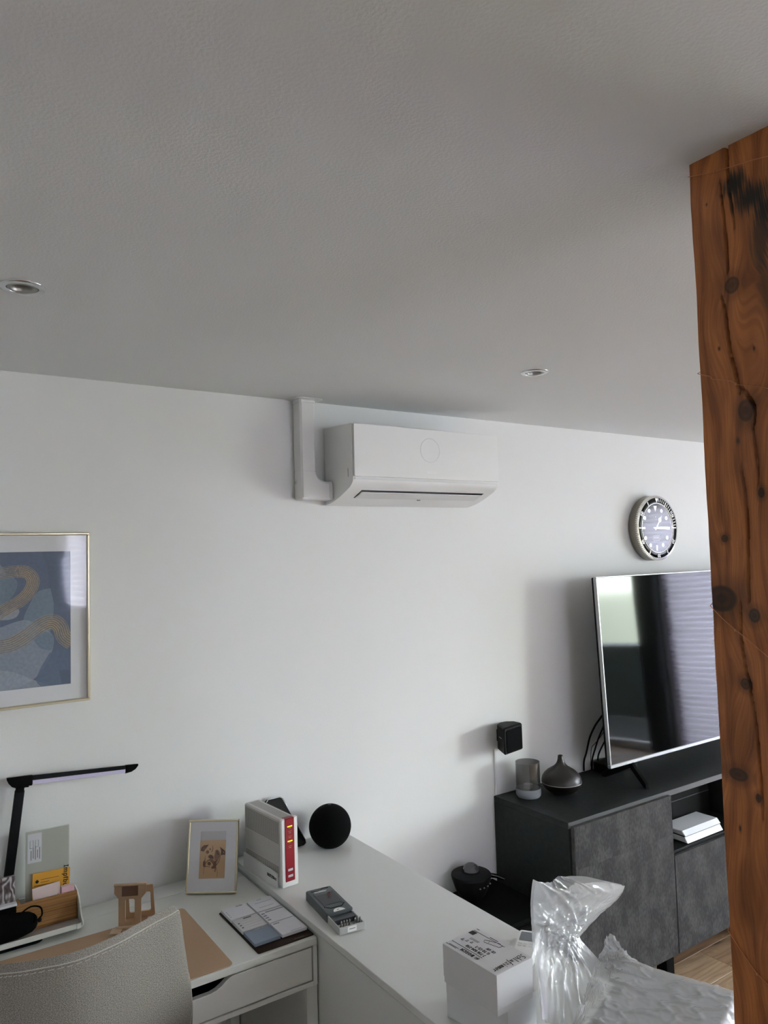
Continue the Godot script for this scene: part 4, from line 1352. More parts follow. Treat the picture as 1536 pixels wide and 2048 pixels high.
# ------------------------------------------------------------------ desk, sideboard and what lies on them
func build_desk() -> void:
	var x0 := -0.34
	var x1 := 0.9795
	var zf := 0.58
	var o := thing("desk", "white writing desk with drawer fronts and cut-out grips", "desk", Vector3(0.32, 0, 0.29))
	var part := func(called: String, lo: Vector3, hi: Vector3, m: Material = M.desk_white, b := 0.0012) -> MeshInstance3D:
		var s := st()
		box(s, lo, hi, b)
		return put(s, called, m, o)
	part.call("top_board", Vector3(x0, 0.741, 0.0925), Vector3(x1, DESK, zf))
	part.call("cable_lid", Vector3(x0, 0.744, 0.004), Vector3(x1, DESK - 0.0004, 0.0895))
	part.call("end_panel", Vector3(x0, 0.637, 0.004), Vector3(x0 + 0.014, 0.7408, zf - 0.001))
	part.call("end_panel", Vector3(x1 - 0.0125, 0.637, 0.004), Vector3(x1, 0.7408, zf - 0.001))
	part.call("bottom_rail", Vector3(x0 + 0.014, 0.637, zf - 0.02), Vector3(x1 - 0.0125, 0.6495, zf - 0.001))
	part.call("bottom_panel", Vector3(x0 + 0.014, 0.640, 0.004), Vector3(x1 - 0.0125, 0.646, zf - 0.02))
	part.call("back_rail", Vector3(x0 + 0.014, 0.646, 0.004), Vector3(x1 - 0.0125, 0.7408, 0.016))
	part.call("centre_divider", Vector3(0.311, 0.6495, 0.016), Vector3(0.325, 0.7408, zf - 0.001))
	for d: Array in [[0.3285, 0.9635], [-0.3225, 0.3075]]:
		var s := st()
		var c: float = (d[0] + d[1]) / 2
		var poly := PackedVector2Array([Vector2(d[0], 0.6530), Vector2(d[1], 0.6530), Vector2(d[1], 0.7372), Vector2(c + 0.096, 0.7372)])
		for k: Vector2 in [Vector2(0.088, 0.7358), Vector2(0.078, 0.731), Vector2(0.066, 0.7225), Vector2(0.052, 0.7155), Vector2(0.036, 0.712), Vector2(-0.036, 0.712), Vector2(-0.052, 0.7155), Vector2(-0.066, 0.7225), Vector2(-0.078, 0.731), Vector2(-0.088, 0.7358), Vector2(-0.096, 0.7372)]:
			poly.append(Vector2(c + k.x, k.y))
		poly.append(Vector2(d[0], 0.7372))
		prism(s, poly, zf - 0.018, zf - 0.0015, 0.001)
		var dr := put(s, "drawer", M.desk_white, o)
		s = st()
		box(s, Vector3(d[0] + 0.02, 0.66, zf - 0.45), Vector3(d[1] - 0.02, 0.666, zf - 0.019))
		put(s, "drawer_base", M.cabinet_inside, dr)
	for q: Vector2 in [Vector2(x0, 0.006), Vector2(x0, zf - 0.036), Vector2(x1 - 0.032, 0.006), Vector2(x1 - 0.032, zf - 0.036)]:
		part.call("leg", Vector3(q.x, 0.0, q.y), Vector3(q.x + 0.032, 0.6368, q.y + 0.032))
	# sideboard standing at right angles to the wall
	o = thing("sideboard", "long white sideboard running out from the wall beside the desk", "sideboard", Vector3(1.19, 0, 0.8))
	part = func(called: String, lo: Vector3, hi: Vector3, m: Material = M.board_white, b := 0.0012) -> MeshInstance3D:
		var s := st()
		box(s, lo, hi, b)
		return put(s, called, m, o)
	part.call("top_board", Vector3(0.981, 0.767, 0.003), Vector3(1.397, SIDE, 1.60))
	part.call("side_panel", Vector3(0.984, 0.0, 0.006), Vector3(1.394, 0.7635, 0.024))
	part.call("side_panel", Vector3(0.984, 0.0, 1.579), Vector3(1.394, 0.7635, 1.597))
	part.call("back_panel", Vector3(0.984, 0.0, 0.024), Vector3(0.998, 0.7635, 1.579))
	part.call("centre_panel", Vector3(0.998, 0.05, 0.793), Vector3(1.374, 0.7655, 0.811))
	part.call("bottom_board", Vector3(0.998, 0.05, 0.024), Vector3(1.374, 0.068, 1.579))
	part.call("plinth", Vector3(1.345, 0.0, 0.024), Vector3(1.36, 0.05, 1.579))
	for d: Array in [[0.026, 0.80], [0.804, 1.577]]:
		part.call("door", Vector3(1.375, 0.052, d[0]), Vector3(1.393, 0.763, d[1]))

func build_router() -> void:
	var turn := -atan2(0.021, 0.232)
	var o := local_thing("router", "upright grey-white internet router with a dark red front strip and yellow lights", "router", Vector3(1.025, SIDE, 0.20), -turn)
	# own axes: x across, z to the front; 58 mm wide, 232 mm deep, 200 mm high
	var w := 0.029
	var d0 := -0.116
	var d1 := 0.116
	var h := 0.205
	var s := st()
	box(s, Vector3(-w + 0.001, 0.0045, d0), Vector3(w - 0.001, h - 0.004, d1 - 0.012), 0.004)
	put(s, "housing", M.router_grey, o)
	for sx: float in [-1.0, 1.0]:
		for q: Array in [[0.128, 0.192], [0.030, 0.062]]:
			s = st()
			flat(s)
			var xx := sx * (w - 0.0006)
			var a := Vector3(xx, q[0], -0.108 * 1.0)
			var b := Vector3(xx, q[0], 0.098)
			var up := Vector3(0, q[1] - q[0], 0)
			var uv := Vector2(0.206 / 0.064, (q[1] - q[0]) / 0.064)
			if sx < 0: quad(s, a, b, b + up, a + up, Vector2(0, uv.y), Vector2(uv.x, 0))
			else: quad(s, b, a, a + up, b + up, Vector2(0, uv.y), Vector2(uv.x, 0))
			put(s, "vent_field", M.router_perforated, o)
	for k in 9:                                  # fine ribs between the vents
		s = st()
		box(s, Vector3(-w + 0.0002, 0.068 + k * 0.0064, -0.108), Vector3(-w + 0.0012, 0.0695 + k * 0.0064, 0.098), 0.0003)
		put(s, "side_rib", M.router_grey, o)
	s = st()
	flat(s)
	quad(s, Vector3(-0.016, h - 0.0036, 0.096), Vector3(0.016, h - 0.0036, 0.096), Vector3(0.016, h - 0.0036, -0.105), Vector3(-0.016, h - 0.0036, -0.105), Vector2(0, 3.2), Vector2(0.5, 0))
	put(s, "top_vent", M.router_perforated, o)
	s = st()
	var X0 := X
	X = Transform3D(Basis.IDENTITY, Vector3(0, h / 2, 0))
	prism(s, rrect(0.058, h - 0.002, 0.005, 4), d1 - 0.0125, d1 - 0.001, 0.0025)
	put(s, "front_frame", M.router_white, o)
	X = X0
	s = st()
	box(s, Vector3(-0.017, 0.018, d1 - 0.002), Vector3(0.016, h - 0.002, d1 + 0.0012), 0.0025)
	var strip := put(s, "front_strip", M.router_red, o)
	s = st()
	box(s, Vector3(-0.017, h - 0.003, d1 - 0.018), Vector3(0.016, h - 0.0005, d1 + 0.0008), 0.0012)
	put(s, "strip_return", M.router_red, o)
	for k in 5:
		s = st()
		var yy := 0.180 - k * 0.0145
		var lit := k == 0 or k == 3
		box(s, Vector3(-0.009 if lit else -0.007, yy - (0.0016 if lit else 0.0009), d1 + 0.001), Vector3(0.008 if lit else 0.006, yy + (0.0016 if lit else 0.0009), d1 + 0.0018), 0.0003)
		put(s, "indicator_light", M.led_yellow if lit else M.led_off, strip)
		s = st()
		box(s, Vector3(-0.004, yy - 0.0052, d1 + 0.001), Vector3(0.0035, yy - 0.0042, d1 + 0.0014))
		put(s, "indicator_caption", M.paper_side, strip)
	for yy: float in [0.052, 0.034]:
		s = st()
		box(s, Vector3(-0.009, yy - 0.0035, d1 + 0.001), Vector3(0.008, yy + 0.0035, d1 + 0.0020), 0.0006)
		put(s, "push_button", M.paper_side, strip)
	s = st()                                      # foot clamped round the lower edge
	X = Transform3D(Basis(Vector3(0, 0, 1), Vector3(0, 1, 0), Vector3(-1, 0, 0)), Vector3.ZERO)
	prism(s, PackedVector2Array([Vector2(-0.114, 0.0), Vector2(0.093, 0.0), Vector2(0.093, 0.042), Vector2(-0.112, 0.048)]), 0.029, 0.036, 0.001)
	prism(s, PackedVector2Array([Vector2(-0.114, 0.0), Vector2(0.093, 0.0), Vector2(0.093, 0.042), Vector2(-0.112, 0.048)]), -0.036, -0.029, 0.001)
	prism(s, PackedVector2Array([Vector2(-0.114, 0.0), Vector2(0.097, 0.0), Vector2(0.097, 0.0042), Vector2(-0.114, 0.0042)]), -0.030, 0.030, 0.0)
	var foot := put(s, "stand", M.router_white, o)
	X = Transform3D.IDENTITY
	text("FRITZ!Box", 0.0085, M.ink_black, foot, Vector3(-0.0364, 0.026, 0.066), Vector3(0, 0, 1), Vector3.UP, "lettering", "Droid Sans", 700)
	# smart speaker ball
	o = local_thing("smart_speaker", "black fabric-covered ball-shaped smart speaker on the sideboard by the wall", "speaker", Vector3(1.292, SIDE, 0.108))
	s = st()
	var pr := []
	var cy := 0.0665
	var r := 0.0725
	for i in 33:
		var a := lerpf(-1.10, PI / 2, i / 32.0)
		pr.append(Vector2(maxf(0.0, r * cos(a)), cy + r * sin(a)))
	lathe(s, [pr], 56)
	put(s, "fabric_body", M.speaker_cloth, o)
	s = st()
	lathe(s, [[Vector2(0.0, 0.0002), Vector2(0.030, 0.0002)], [Vector2(0.030, 0.0002), Vector2(0.0340, 0.0025)]], 48)
	put(s, "light_ring", M.speaker_base, o)
	s = st()
	lathe(s, [[Vector2(0.006, cy + r - 0.0006), Vector2(0.006, cy + r + 0.0008)], [Vector2(0.006, cy + r + 0.0008), Vector2(0, cy + r + 0.0008)]], 16)
	put(s, "top_button", M.ink, o)
	# tapered black device behind the router
	o = thing("tablet_dock", "black tapered device with a silver-rimmed top hidden behind the router", "device", Vector3(1.12, SIDE, 0.03))
	s = st()
	var lean := Transform3D(Basis(Vector3.RIGHT, -0.14), Vector3(0, SIDE, 0.045))
	X = Transform3D(Basis.IDENTITY, -o.position) * lean
	prism(s, PackedVector2Array([Vector2(1.012, 0.0), Vector2(1.220, 0.0), Vector2(1.229, 0.006), Vector2(1.228, 0.018), Vector2(1.152, 0.168), Vector2(1.143, 0.174), Vector2(1.098, 0.174), Vector2(1.089, 0.168), Vector2(1.008, 0.018)]), -0.006, 0.008, 0.003)
	put(s, "body", M.gloss_black, o)
	s = st()
	tube(s, [Vector3(1.092, 0.166, 0.008), Vector3(1.099, 0.175, 0.008), Vector3(1.143, 0.175, 0.008), Vector3(1.1525, 0.169, 0.008), Vector3(1.166, 0.142, 0.008)], 0.0016, 6)
	put(s, "silver_rim", M.chrome, o)

func build_photo() -> void:
	var d := Vector3(0.127, 0, 0.089).normalized()
	var nn := Vector3(-d.z, 0, d.x)
	var lean := deg_to_rad(15)
	var up := Vector3.UP * cos(lean) - nn * sin(lean)
	var o := local_thing("photo_frame", "small gold photo frame with a sepia drawing of a boxer dog", "photo frame", Vector3(0.8435, DESK, 0.1585))
	var B := Transform3D(Basis(d, up, d.cross(up)), Vector3(0, 0.0024, 0))
	X = B
	var w := 0.078
	var h := 0.210
	var s := st()
	box(s, Vector3(-w + 0.003, 0.003, -0.006), Vector3(w - 0.003, h - 0.003, -0.001))
	put(s, "back_board", M.ink, o)
	for e: Array in [[-w, 0.0, w, 0.006], [-w, h - 0.006, w, h], [-w, 0.006, -w + 0.006, h - 0.006], [w - 0.006, 0.006, w, h - 0.006]]:
		s = st()
		box(s, Vector3(e[0], e[1], -0.008), Vector3(e[2], e[3], 0.006), 0.0018)
		put(s, "frame_bar", M.gold, o)
	# passe-partout with a window
	var wx0 := -0.040
	var wx1 := 0.040
	var wy0 := 0.042
	var wy1 := 0.176
	for e: Array in [[-w + 0.006, 0.006, wx0, h - 0.006], [wx1, 0.006, w - 0.006, h - 0.006], [wx0, 0.006, wx1, wy0], [wx0, wy1, wx1, h - 0.006]]:
		s = st()
		box(s, Vector3(e[0], e[1], -0.001), Vector3(e[2], e[3], 0.0026))
		put(s, "passe_partout", M.mount_board, o)
	s = st()
	flat(s)
	quad(s, Vector3(wx0, wy0, -0.0004), Vector3(wx1, wy0, -0.0004), Vector3(wx1, 0.150, -0.0004), Vector3(wx0, 0.150, -0.0004))
	put(s, "dog_drawing", M.dog_print, o)
	s = st()
	flat(s)
	quad(s, Vector3(wx0, 0.150, -0.0006), Vector3(wx1, 0.150, -0.0006), Vector3(wx1, wy1, -0.0006), Vector3(wx0, wy1, -0.0006))
	put(s, "blank_card", M.paper_grey, o)
	s = st()
	flat(s)
	quad(s, Vector3(-w + 0.006, 0.006, 0.004), Vector3(w - 0.006, 0.006, 0.004), Vector3(w - 0.006, h - 0.006, 0.004), Vector3(-w + 0.006, h - 0.006, 0.004))
	put(s, "pane", M.frame_glass, o)
	X = Transform3D.IDENTITY
	s = st()
	var top := B * Vector3(0, 0.14, -0.009)
	var ft := Vector3(0, 0.001, 0) - nn * 0.105
	quad(s, top - d * 0.02, top + d * 0.02, ft + d * 0.03, ft - d * 0.03)
	quad(s, top + d * 0.02 - nn * 0.002, top - d * 0.02 - nn * 0.002, ft - d * 0.03 - nn * 0.002, ft + d * 0.03 - nn * 0.002)
	put(s, "easel_back", M.ink, o)

func build_notepads() -> void:
	var o := local_thing("notepad_board", "dark brown leather board holding six small note pads", "notepad board", Vector3(0.8965, DESK, 0.43))
	var s := st()
	X = Transform3D(Basis(Vector3.RIGHT, Vector3(0, 0, -1), Vector3(0, 1, 0)), Vector3.ZERO)
	prism(s, rrect(0.163, 0.272, 0.004, 3), 0.0002, 0.0034, 0.0008)
	put(s, "leather_board", M.leather_brown, o)
	s = st()
	box(s, Vector3(0.025, -0.1295, 0.0034), Vector3(0.055, -0.128, 0.0037))
	put(s, "stamped_mark", M.leather_edge, o)
	var cols := [-0.0395, 0.0395]
	var rows := [0.0925, 0.0125, -0.0675]
	for r in 3:
		for c in 2:
			var m: Material = M.paper_blue if (r == 2 and c == 0) else (M.paper_grey if (r == 1 and c == 0) else M.paper_white)
			var at := Vector3(cols[c], rows[r], 0.0036)
			s = st()
			box(s, at + Vector3(-0.0370, -0.0375, 0), at + Vector3(0.0370, 0.0375, 0.0085), 0.0004)
			var pad := put(s, "note_pad", m, o)
			var rule := func(x: float, y: float, w: float, h: float, mm: Material, called := "printed_line") -> void:
				var t := st()
				box(t, at + Vector3(x, y, 0.0084), at + Vector3(x + w, y + h, 0.0088))
				put(t, called, mm, pad)
			var X1 := X
			if r == 0 and c == 0:
				text("TO DO", 0.0048, M.ink, pad, at + Vector3(0.014, 0.029, 0.0088), Vector3.RIGHT, Vector3.UP, "heading")
				for k in 5: rule.call(-0.032, 0.012 - k * 0.0085, 0.0022, 0.0022, M.ink, "tick_box")
			elif r == 0:
				text("notes", 0.004, M.ink_grey, pad, at + Vector3(-0.002, 0.030, 0.0088), Vector3.RIGHT, Vector3.UP, "heading", "Droid Serif")
				rule.call(-0.022, 0.012, 0.05, 0.0012, M.ink_grey)
				rule.call(-0.022, -0.018, 0.045, 0.0012, M.ink_grey)
			elif r == 1 and c == 0:
				text("TODAY", 0.0052, M.ink_black, pad, at + Vector3(0.004, 0.028, 0.0088), Vector3.RIGHT, Vector3.UP, "heading", "Droid Sans", 700)
				for k in 3:
					rule.call(-0.030, 0.008 - k * 0.014, 0.0045, 0.0045, M.ink, "tick_box")
					rule.call(-0.020, 0.009 - k * 0.014, 0.050, 0.0035, M.paper_white)
			elif r == 1:
				rule.call(-0.020, 0.024, 0.054, 0.0055, M.ink_grey, "heading_bar")
				for k in 4: rule.call(-0.034, 0.018 - k * 0.014, 0.010, 0.007, M.ink_grey, "side_box")
			elif c == 0:
				text("weekly plan", 0.0042, M.paper_white, pad, at + Vector3(0.006, 0.030, 0.0088), Vector3.RIGHT, Vector3.UP, "heading", "Droid Serif")
			else:
				rule.call(-0.032, 0.028, 0.018, 0.0022, M.ink)
				rule.call(-0.010, -0.033, 0.034, 0.001, M.ink_grey)
			X = X1
	# bit set with its drawer pulled out
	var ax := Vector3(-0.019, 0, 0.161).normalized()
	o = local_thing("bit_set", "grey screwdriver bit set box with its drawer pulled out", "bit set", Vector3(1.059, SIDE, 0.505), atan2(ax.x, ax.z))
	X = Transform3D(Basis(Vector3.RIGHT, Vector3(0, 0, -1), Vector3(0, 1, 0)), Vector3.ZERO)   # x, -z, height
	s = st()
	prism(s, rrect(0.0785, 0.160, 0.005, 3), 0.0003, 0.0255, 0.002)
	var body := put(s, "case", M.tool_grey, o)
	s = st()
	prism(s, PackedVector2Array([Vector2(-0.025, 0.034), Vector2(0.025, 0.034), Vector2(0.029, 0.046), Vector2(0.029, -0.046), Vector2(0.020, -0.034), Vector2(-0.020, -0.034), Vector2(-0.029, -0.046), Vector2(-0.029, 0.046)]), 0.0255, 0.0272, 0.0012)
	put(s, "raised_lid", M.tool_dark, body)
	s = st()
	prism(s, PackedVector2Array([Vector2(-0.020, 0.052), Vector2(0.012, 0.052), Vector2(0.018, 0.058), Vector2(0.0, 0.062), Vector2(-0.022, 0.060)]), 0.0255, 0.0260, 0.0)
	put(s, "top_label", M.tool_light, body)
	s = st()
	var half := PackedVector2Array()
	for i in 13: half.append(Vector2(cos(PI * i / 12.0) * 0.017, -0.078 + sin(PI * i / 12.0) * 0.017))
	prism(s, half, 0.0255, 0.0260, 0.0)
	put(s, "round_label", M.pale_print, body)
	text("BOSCH", 0.0072, M.brand_red, body, Vector3(0.004, 0.006, 0.0274), Vector3(0, -1, 0), Vector3(1, 0, 0), "lettering", "Droid Sans", 700, 0.95)
	text("PZ", 0.0042, M.ink_black, body, Vector3(-0.003, -0.073, 0.0262), Vector3.RIGHT, Vector3.UP)
	for q: Array in [[[-0.027, 0.066], [-0.010, 0.060], [0.004, 0.066], [0.010, 0.073], [0.028, 0.070]], [[-0.030, -0.040], [-0.016, -0.055], [0.016, -0.055], [0.030, -0.040]]]:
		s = st()
		var pts := []
		for p: Array in q: pts.append(Vector3(p[0], p[1], 0.0255))
		tube(s, pts, 0.0014, 5)
		put(s, "lid_groove", M.matte_black, body)
	# drawer
	var dz := -0.080
	var dl := 0.078
	s = st()
	for e: Array in [[-0.0365, dz - dl, 0.0365, dz, 0.0012, 0.004], [-0.0365, dz - dl, -0.0335, dz, 0.004, 0.020], [0.0335, dz - dl, 0.0365, dz, 0.004, 0.020], [-0.0335, dz - dl, 0.0335, dz - dl + 0.003, 0.004, 0.020]]:
		box(s, Vector3(e[0], e[1], e[4]), Vector3(e[2], e[3], e[5]), 0.0004)
	var dr := put(s, "drawer", M.tool_light, o)
	s = st()
	box(s, Vector3(-0.0345, dz - 0.030, 0.004), Vector3(0.0335, dz - 0.002, 0.017), 0.0005)
	put(s, "bit_holder", M.tool_dark, dr)
	s = st()
	box(s, Vector3(-0.032, dz - dl + 0.006, 0.004), Vector3(0.032, dz - dl + 0.022, 0.009), 0.0005)
	put(s, "bit_rail", M.matte_black, dr)
	s = st()
	box(s, Vector3(-0.013, dz - dl - 0.0006, 0.004), Vector3(0.013, dz - dl + 0.0005, 0.018))
	put(s, "front_label", M.pale_print, dr)
	s = st()
	box(s, Vector3(-0.008, dz - dl - 0.0009, 0.0105), Vector3(0.009, dz - dl, 0.0125))
	put(s, "label_line", M.ink_grey, dr)
	for xx: float in [-0.027, -0.019, -0.011, -0.003, 0.013, 0.021, 0.028]:
		s = st()
		X = Transform3D(Basis(Vector3.RIGHT, Vector3(0, 0.97, 0.25).normalized(), Vector3(0, -0.25, 0.97).normalized()), Vector3(xx, 0.009, -(dz - dl + 0.014)))
		lathe(s, [[Vector2(0.0033, 0.0), Vector2(0.0033, 0.010), Vector2(0.0022, 0.012), Vector2(0.0024, 0.017), Vector2(0.0026, 0.021), Vector2(0.0010, 0.0245), Vector2(0.0, 0.0245)]], 6)
		put(s, "driver_bit", M.steel, dr)

func build_desk_things() -> void:
	# desk pad
	var o := local_thing("desk_pad", "flat tan felt desk pad with rounded corners", "desk pad", Vector3(0.395, DESK, 0.385))
	var s := st()
	X = Transform3D(Basis(Vector3.RIGHT, Vector3(0, 0, -1), Vector3(0, 1, 0)), Vector3.ZERO)
	prism(s, rrect(0.70, 0.380, 0.014, 6), 0.0002, 0.0024, 0.0006)
	put(s, "pad", M.felt_tan, o)
	# folding phone stand
	o = local_thing("phone_stand", "folding rose-gold metal phone stand with oblong cut-outs", "phone stand", Vector3(0.588, DESK + 0.0026, 0.222), -0.50)
	var plate := func(called: String, tr: Transform3D, outer: PackedVector2Array, hole: Array, th: float) -> MeshInstance3D:
		# plate with an oblong hole, built from four pieces round the hole [x0, y0, x1, y1]
		var t := st()
		X = tr
		var lo := outer[0]
		var hi := outer[0]
		for p in outer: lo = lo.min(p); hi = hi.max(p)
		var inner := rrect(hole[2] - hole[0], hole[3] - hole[1], 0.005, 4, Vector2((hole[0] + hole[2]) / 2, (hole[1] + hole[3]) / 2))
		# split into left and right halves along the middle of the hole
		var cx: float = (hole[0] + hole[2]) / 2
		for side: float in [-1.0, 1.0]:
			var cut := PackedVector2Array([Vector2(cx, lo.y - 1), Vector2(cx + side, lo.y - 1), Vector2(cx + side, hi.y + 1), Vector2(cx, hi.y + 1)])
			for piece in Geometry2D.intersect_polygons(outer, cut):
				for rest in Geometry2D.clip_polygons(piece, Geometry2D.intersect_polygons(inner, cut)[0]):
					prism(t, rest, -th / 2, th / 2, 0.0)
		return put(t, called, M.rose_gold, o)
	var back_lean := Transform3D(Basis(Vector3.RIGHT, -0.10), Vector3(0, 0.012, 0.018))
	plate.call("front_plate", back_lean, PackedVector2Array([Vector2(-0.030, 0), Vector2(0.030, 0), Vector2(0.031, 0.070), Vector2(0.043, 0.084), Vector2(0.043, 0.108), Vector2(-0.043, 0.108), Vector2(-0.043, 0.086), Vector2(-0.031, 0.072)]), [-0.013, 0.012, 0.013, 0.070], 0.004)
	s = st()
	box(s, Vector3(-0.022, 0.078, 0.0018), Vector3(0.022, 0.104, 0.0032), 0.001)
	put(s, "grip_pad", M.leather_edge, o)
	plate.call("rear_leg", Transform3D(Basis(Vector3.UP, 0.16) * Basis(Vector3.RIGHT, 0.36), Vector3(0.014, 0.003, -0.050)), PackedVector2Array([Vector2(-0.040, 0), Vector2(0.040, 0), Vector2(0.036, 0.112), Vector2(-0.036, 0.112)]), [-0.029, 0.022, 0.029, 0.088], 0.0035)
	X = Transform3D.IDENTITY
	s = st()
	tube(s, [Vector3(-0.044, 0.118, 0.006), Vector3(0.044, 0.118, 0.006)], 0.0045, 12)
	put(s, "top_hinge", M.rose_gold, o)
	s = st()
	tube(s, [Vector3(-0.033, 0.010, 0.022), Vector3(0.033, 0.010, 0.022)], 0.0048, 12)
	put(s, "lower_hinge", M.rose_gold, o)
	s = st()
	box(s, Vector3(-0.036, 0.0006, -0.050), Vector3(0.036, 0.0046, 0.026), 0.001)
	put(s, "base_plate", M.rose_gold, o)
	s = st()
	box(s, Vector3(-0.046, 0.007, 0.020), Vector3(-0.018, 0.010, 0.052), 0.001)
	put(s, "phone_hook", M.rose_gold, o)
	# desk lamp
	o = thing("desk_lamp", "black desk lamp with a long flat light bar, switched off", "lamp", Vector3(0.285, DESK, 0.031))
	s = st()
	X = Transform3D(Basis(Vector3.RIGHT, Vector3(0, 0, -1), Vector3(0, 1, 0)), Vector3.ZERO)
	prism(s, rrect(0.12, 0.050, 0.012, 4), 0.0002, 0.0125, 0.002)
	put(s, "base", M.lamp_black, o)
	X = Transform3D(Basis.IDENTITY, -o.position)
	var arm := Vector3(0.0455, 0.375, 0.0)
	var foot := Vector3(0.288, DESK + 0.012, 0.030)
	s = st()
	X = Transform3D(Basis(Vector3(arm.y, -arm.x, 0).normalized(), arm.normalized(), Vector3(arm.y, -arm.x, 0).normalized().cross(arm.normalized())), foot - o.position)
	box(s, Vector3(-0.0125, 0.0, -0.006), Vector3(0.0125, 0.372, 0.006), 0.002)
	put(s, "arm", M.lamp_black, o)
	s = st()
	box(s, Vector3(-0.0105, 0.366, -0.008), Vector3(0.0105, 0.400, 0.008), 0.002)
	put(s, "hinge", M.matte_black, o)
	# light bar: from (0.288, 1.186) to (0.646, 1.167) at z 0.1, underside turned a little to the room
	var hl := Vector3(0.298, 1.169, 0.036)
	var hr := Vector3(0.662, 1.146, 0.036)
	var dir := (hr - hl).normalized()
	var L := hl.distance_to(hr)
	var nrm := Vector3(0, 0.10, 0.99).normalized()
	var sidev := dir.cross(nrm).normalized()
	X = Transform3D(Basis(dir, sidev, nrm), hl - o.position)                  # x along, y across (down), z out of the top
	s = st()
	prism(s, PackedVector2Array([Vector2(0.066, -0.0125), Vector2(L - 0.038, -0.0105), Vector2(L - 0.038, 0.0105), Vector2(0.066, 0.0125)]), -0.006, 0.004, 0.0015)
	put(s, "light_bar", M.lamp_black, o)
	s = st()
	prism(s, PackedVector2Array([Vector2(0.066, -0.0135), Vector2(0.066, 0.0145), Vector2(0.058, 0.0145), Vector2(0.058, 0.018), Vector2(0.026, 0.018), Vector2(0.014, 0.013), Vector2(0.006, 0.004), Vector2(0.001, -0.006), Vector2(0.0, -0.0125)]), -0.008, 0.005, 0.002)
	put(s, "bar_end", M.matte_black, o)
	s = st()
	prism(s, PackedVector2Array([Vector2(L - 0.038, -0.0115), Vector2(L, -0.0110), Vector2(L - 0.0005, -0.006), Vector2(L - 0.008, 0.003), Vector2(L - 0.020, 0.0095), Vector2(L - 0.038, 0.0125)]), -0.008, 0.005, 0.002)
	put(s, "bar_end", M.matte_black, o)
	s = st()
	prism(s, PackedVector2Array([Vector2(0.067, 0.0005), Vector2(L - 0.039, 0.0), Vector2(L - 0.039, 0.0102), Vector2(0.067, 0.0122)]), 0.0032, 0.0050, 0.0006)
	put(s, "diffuser", M.lamp_diffuser, o)

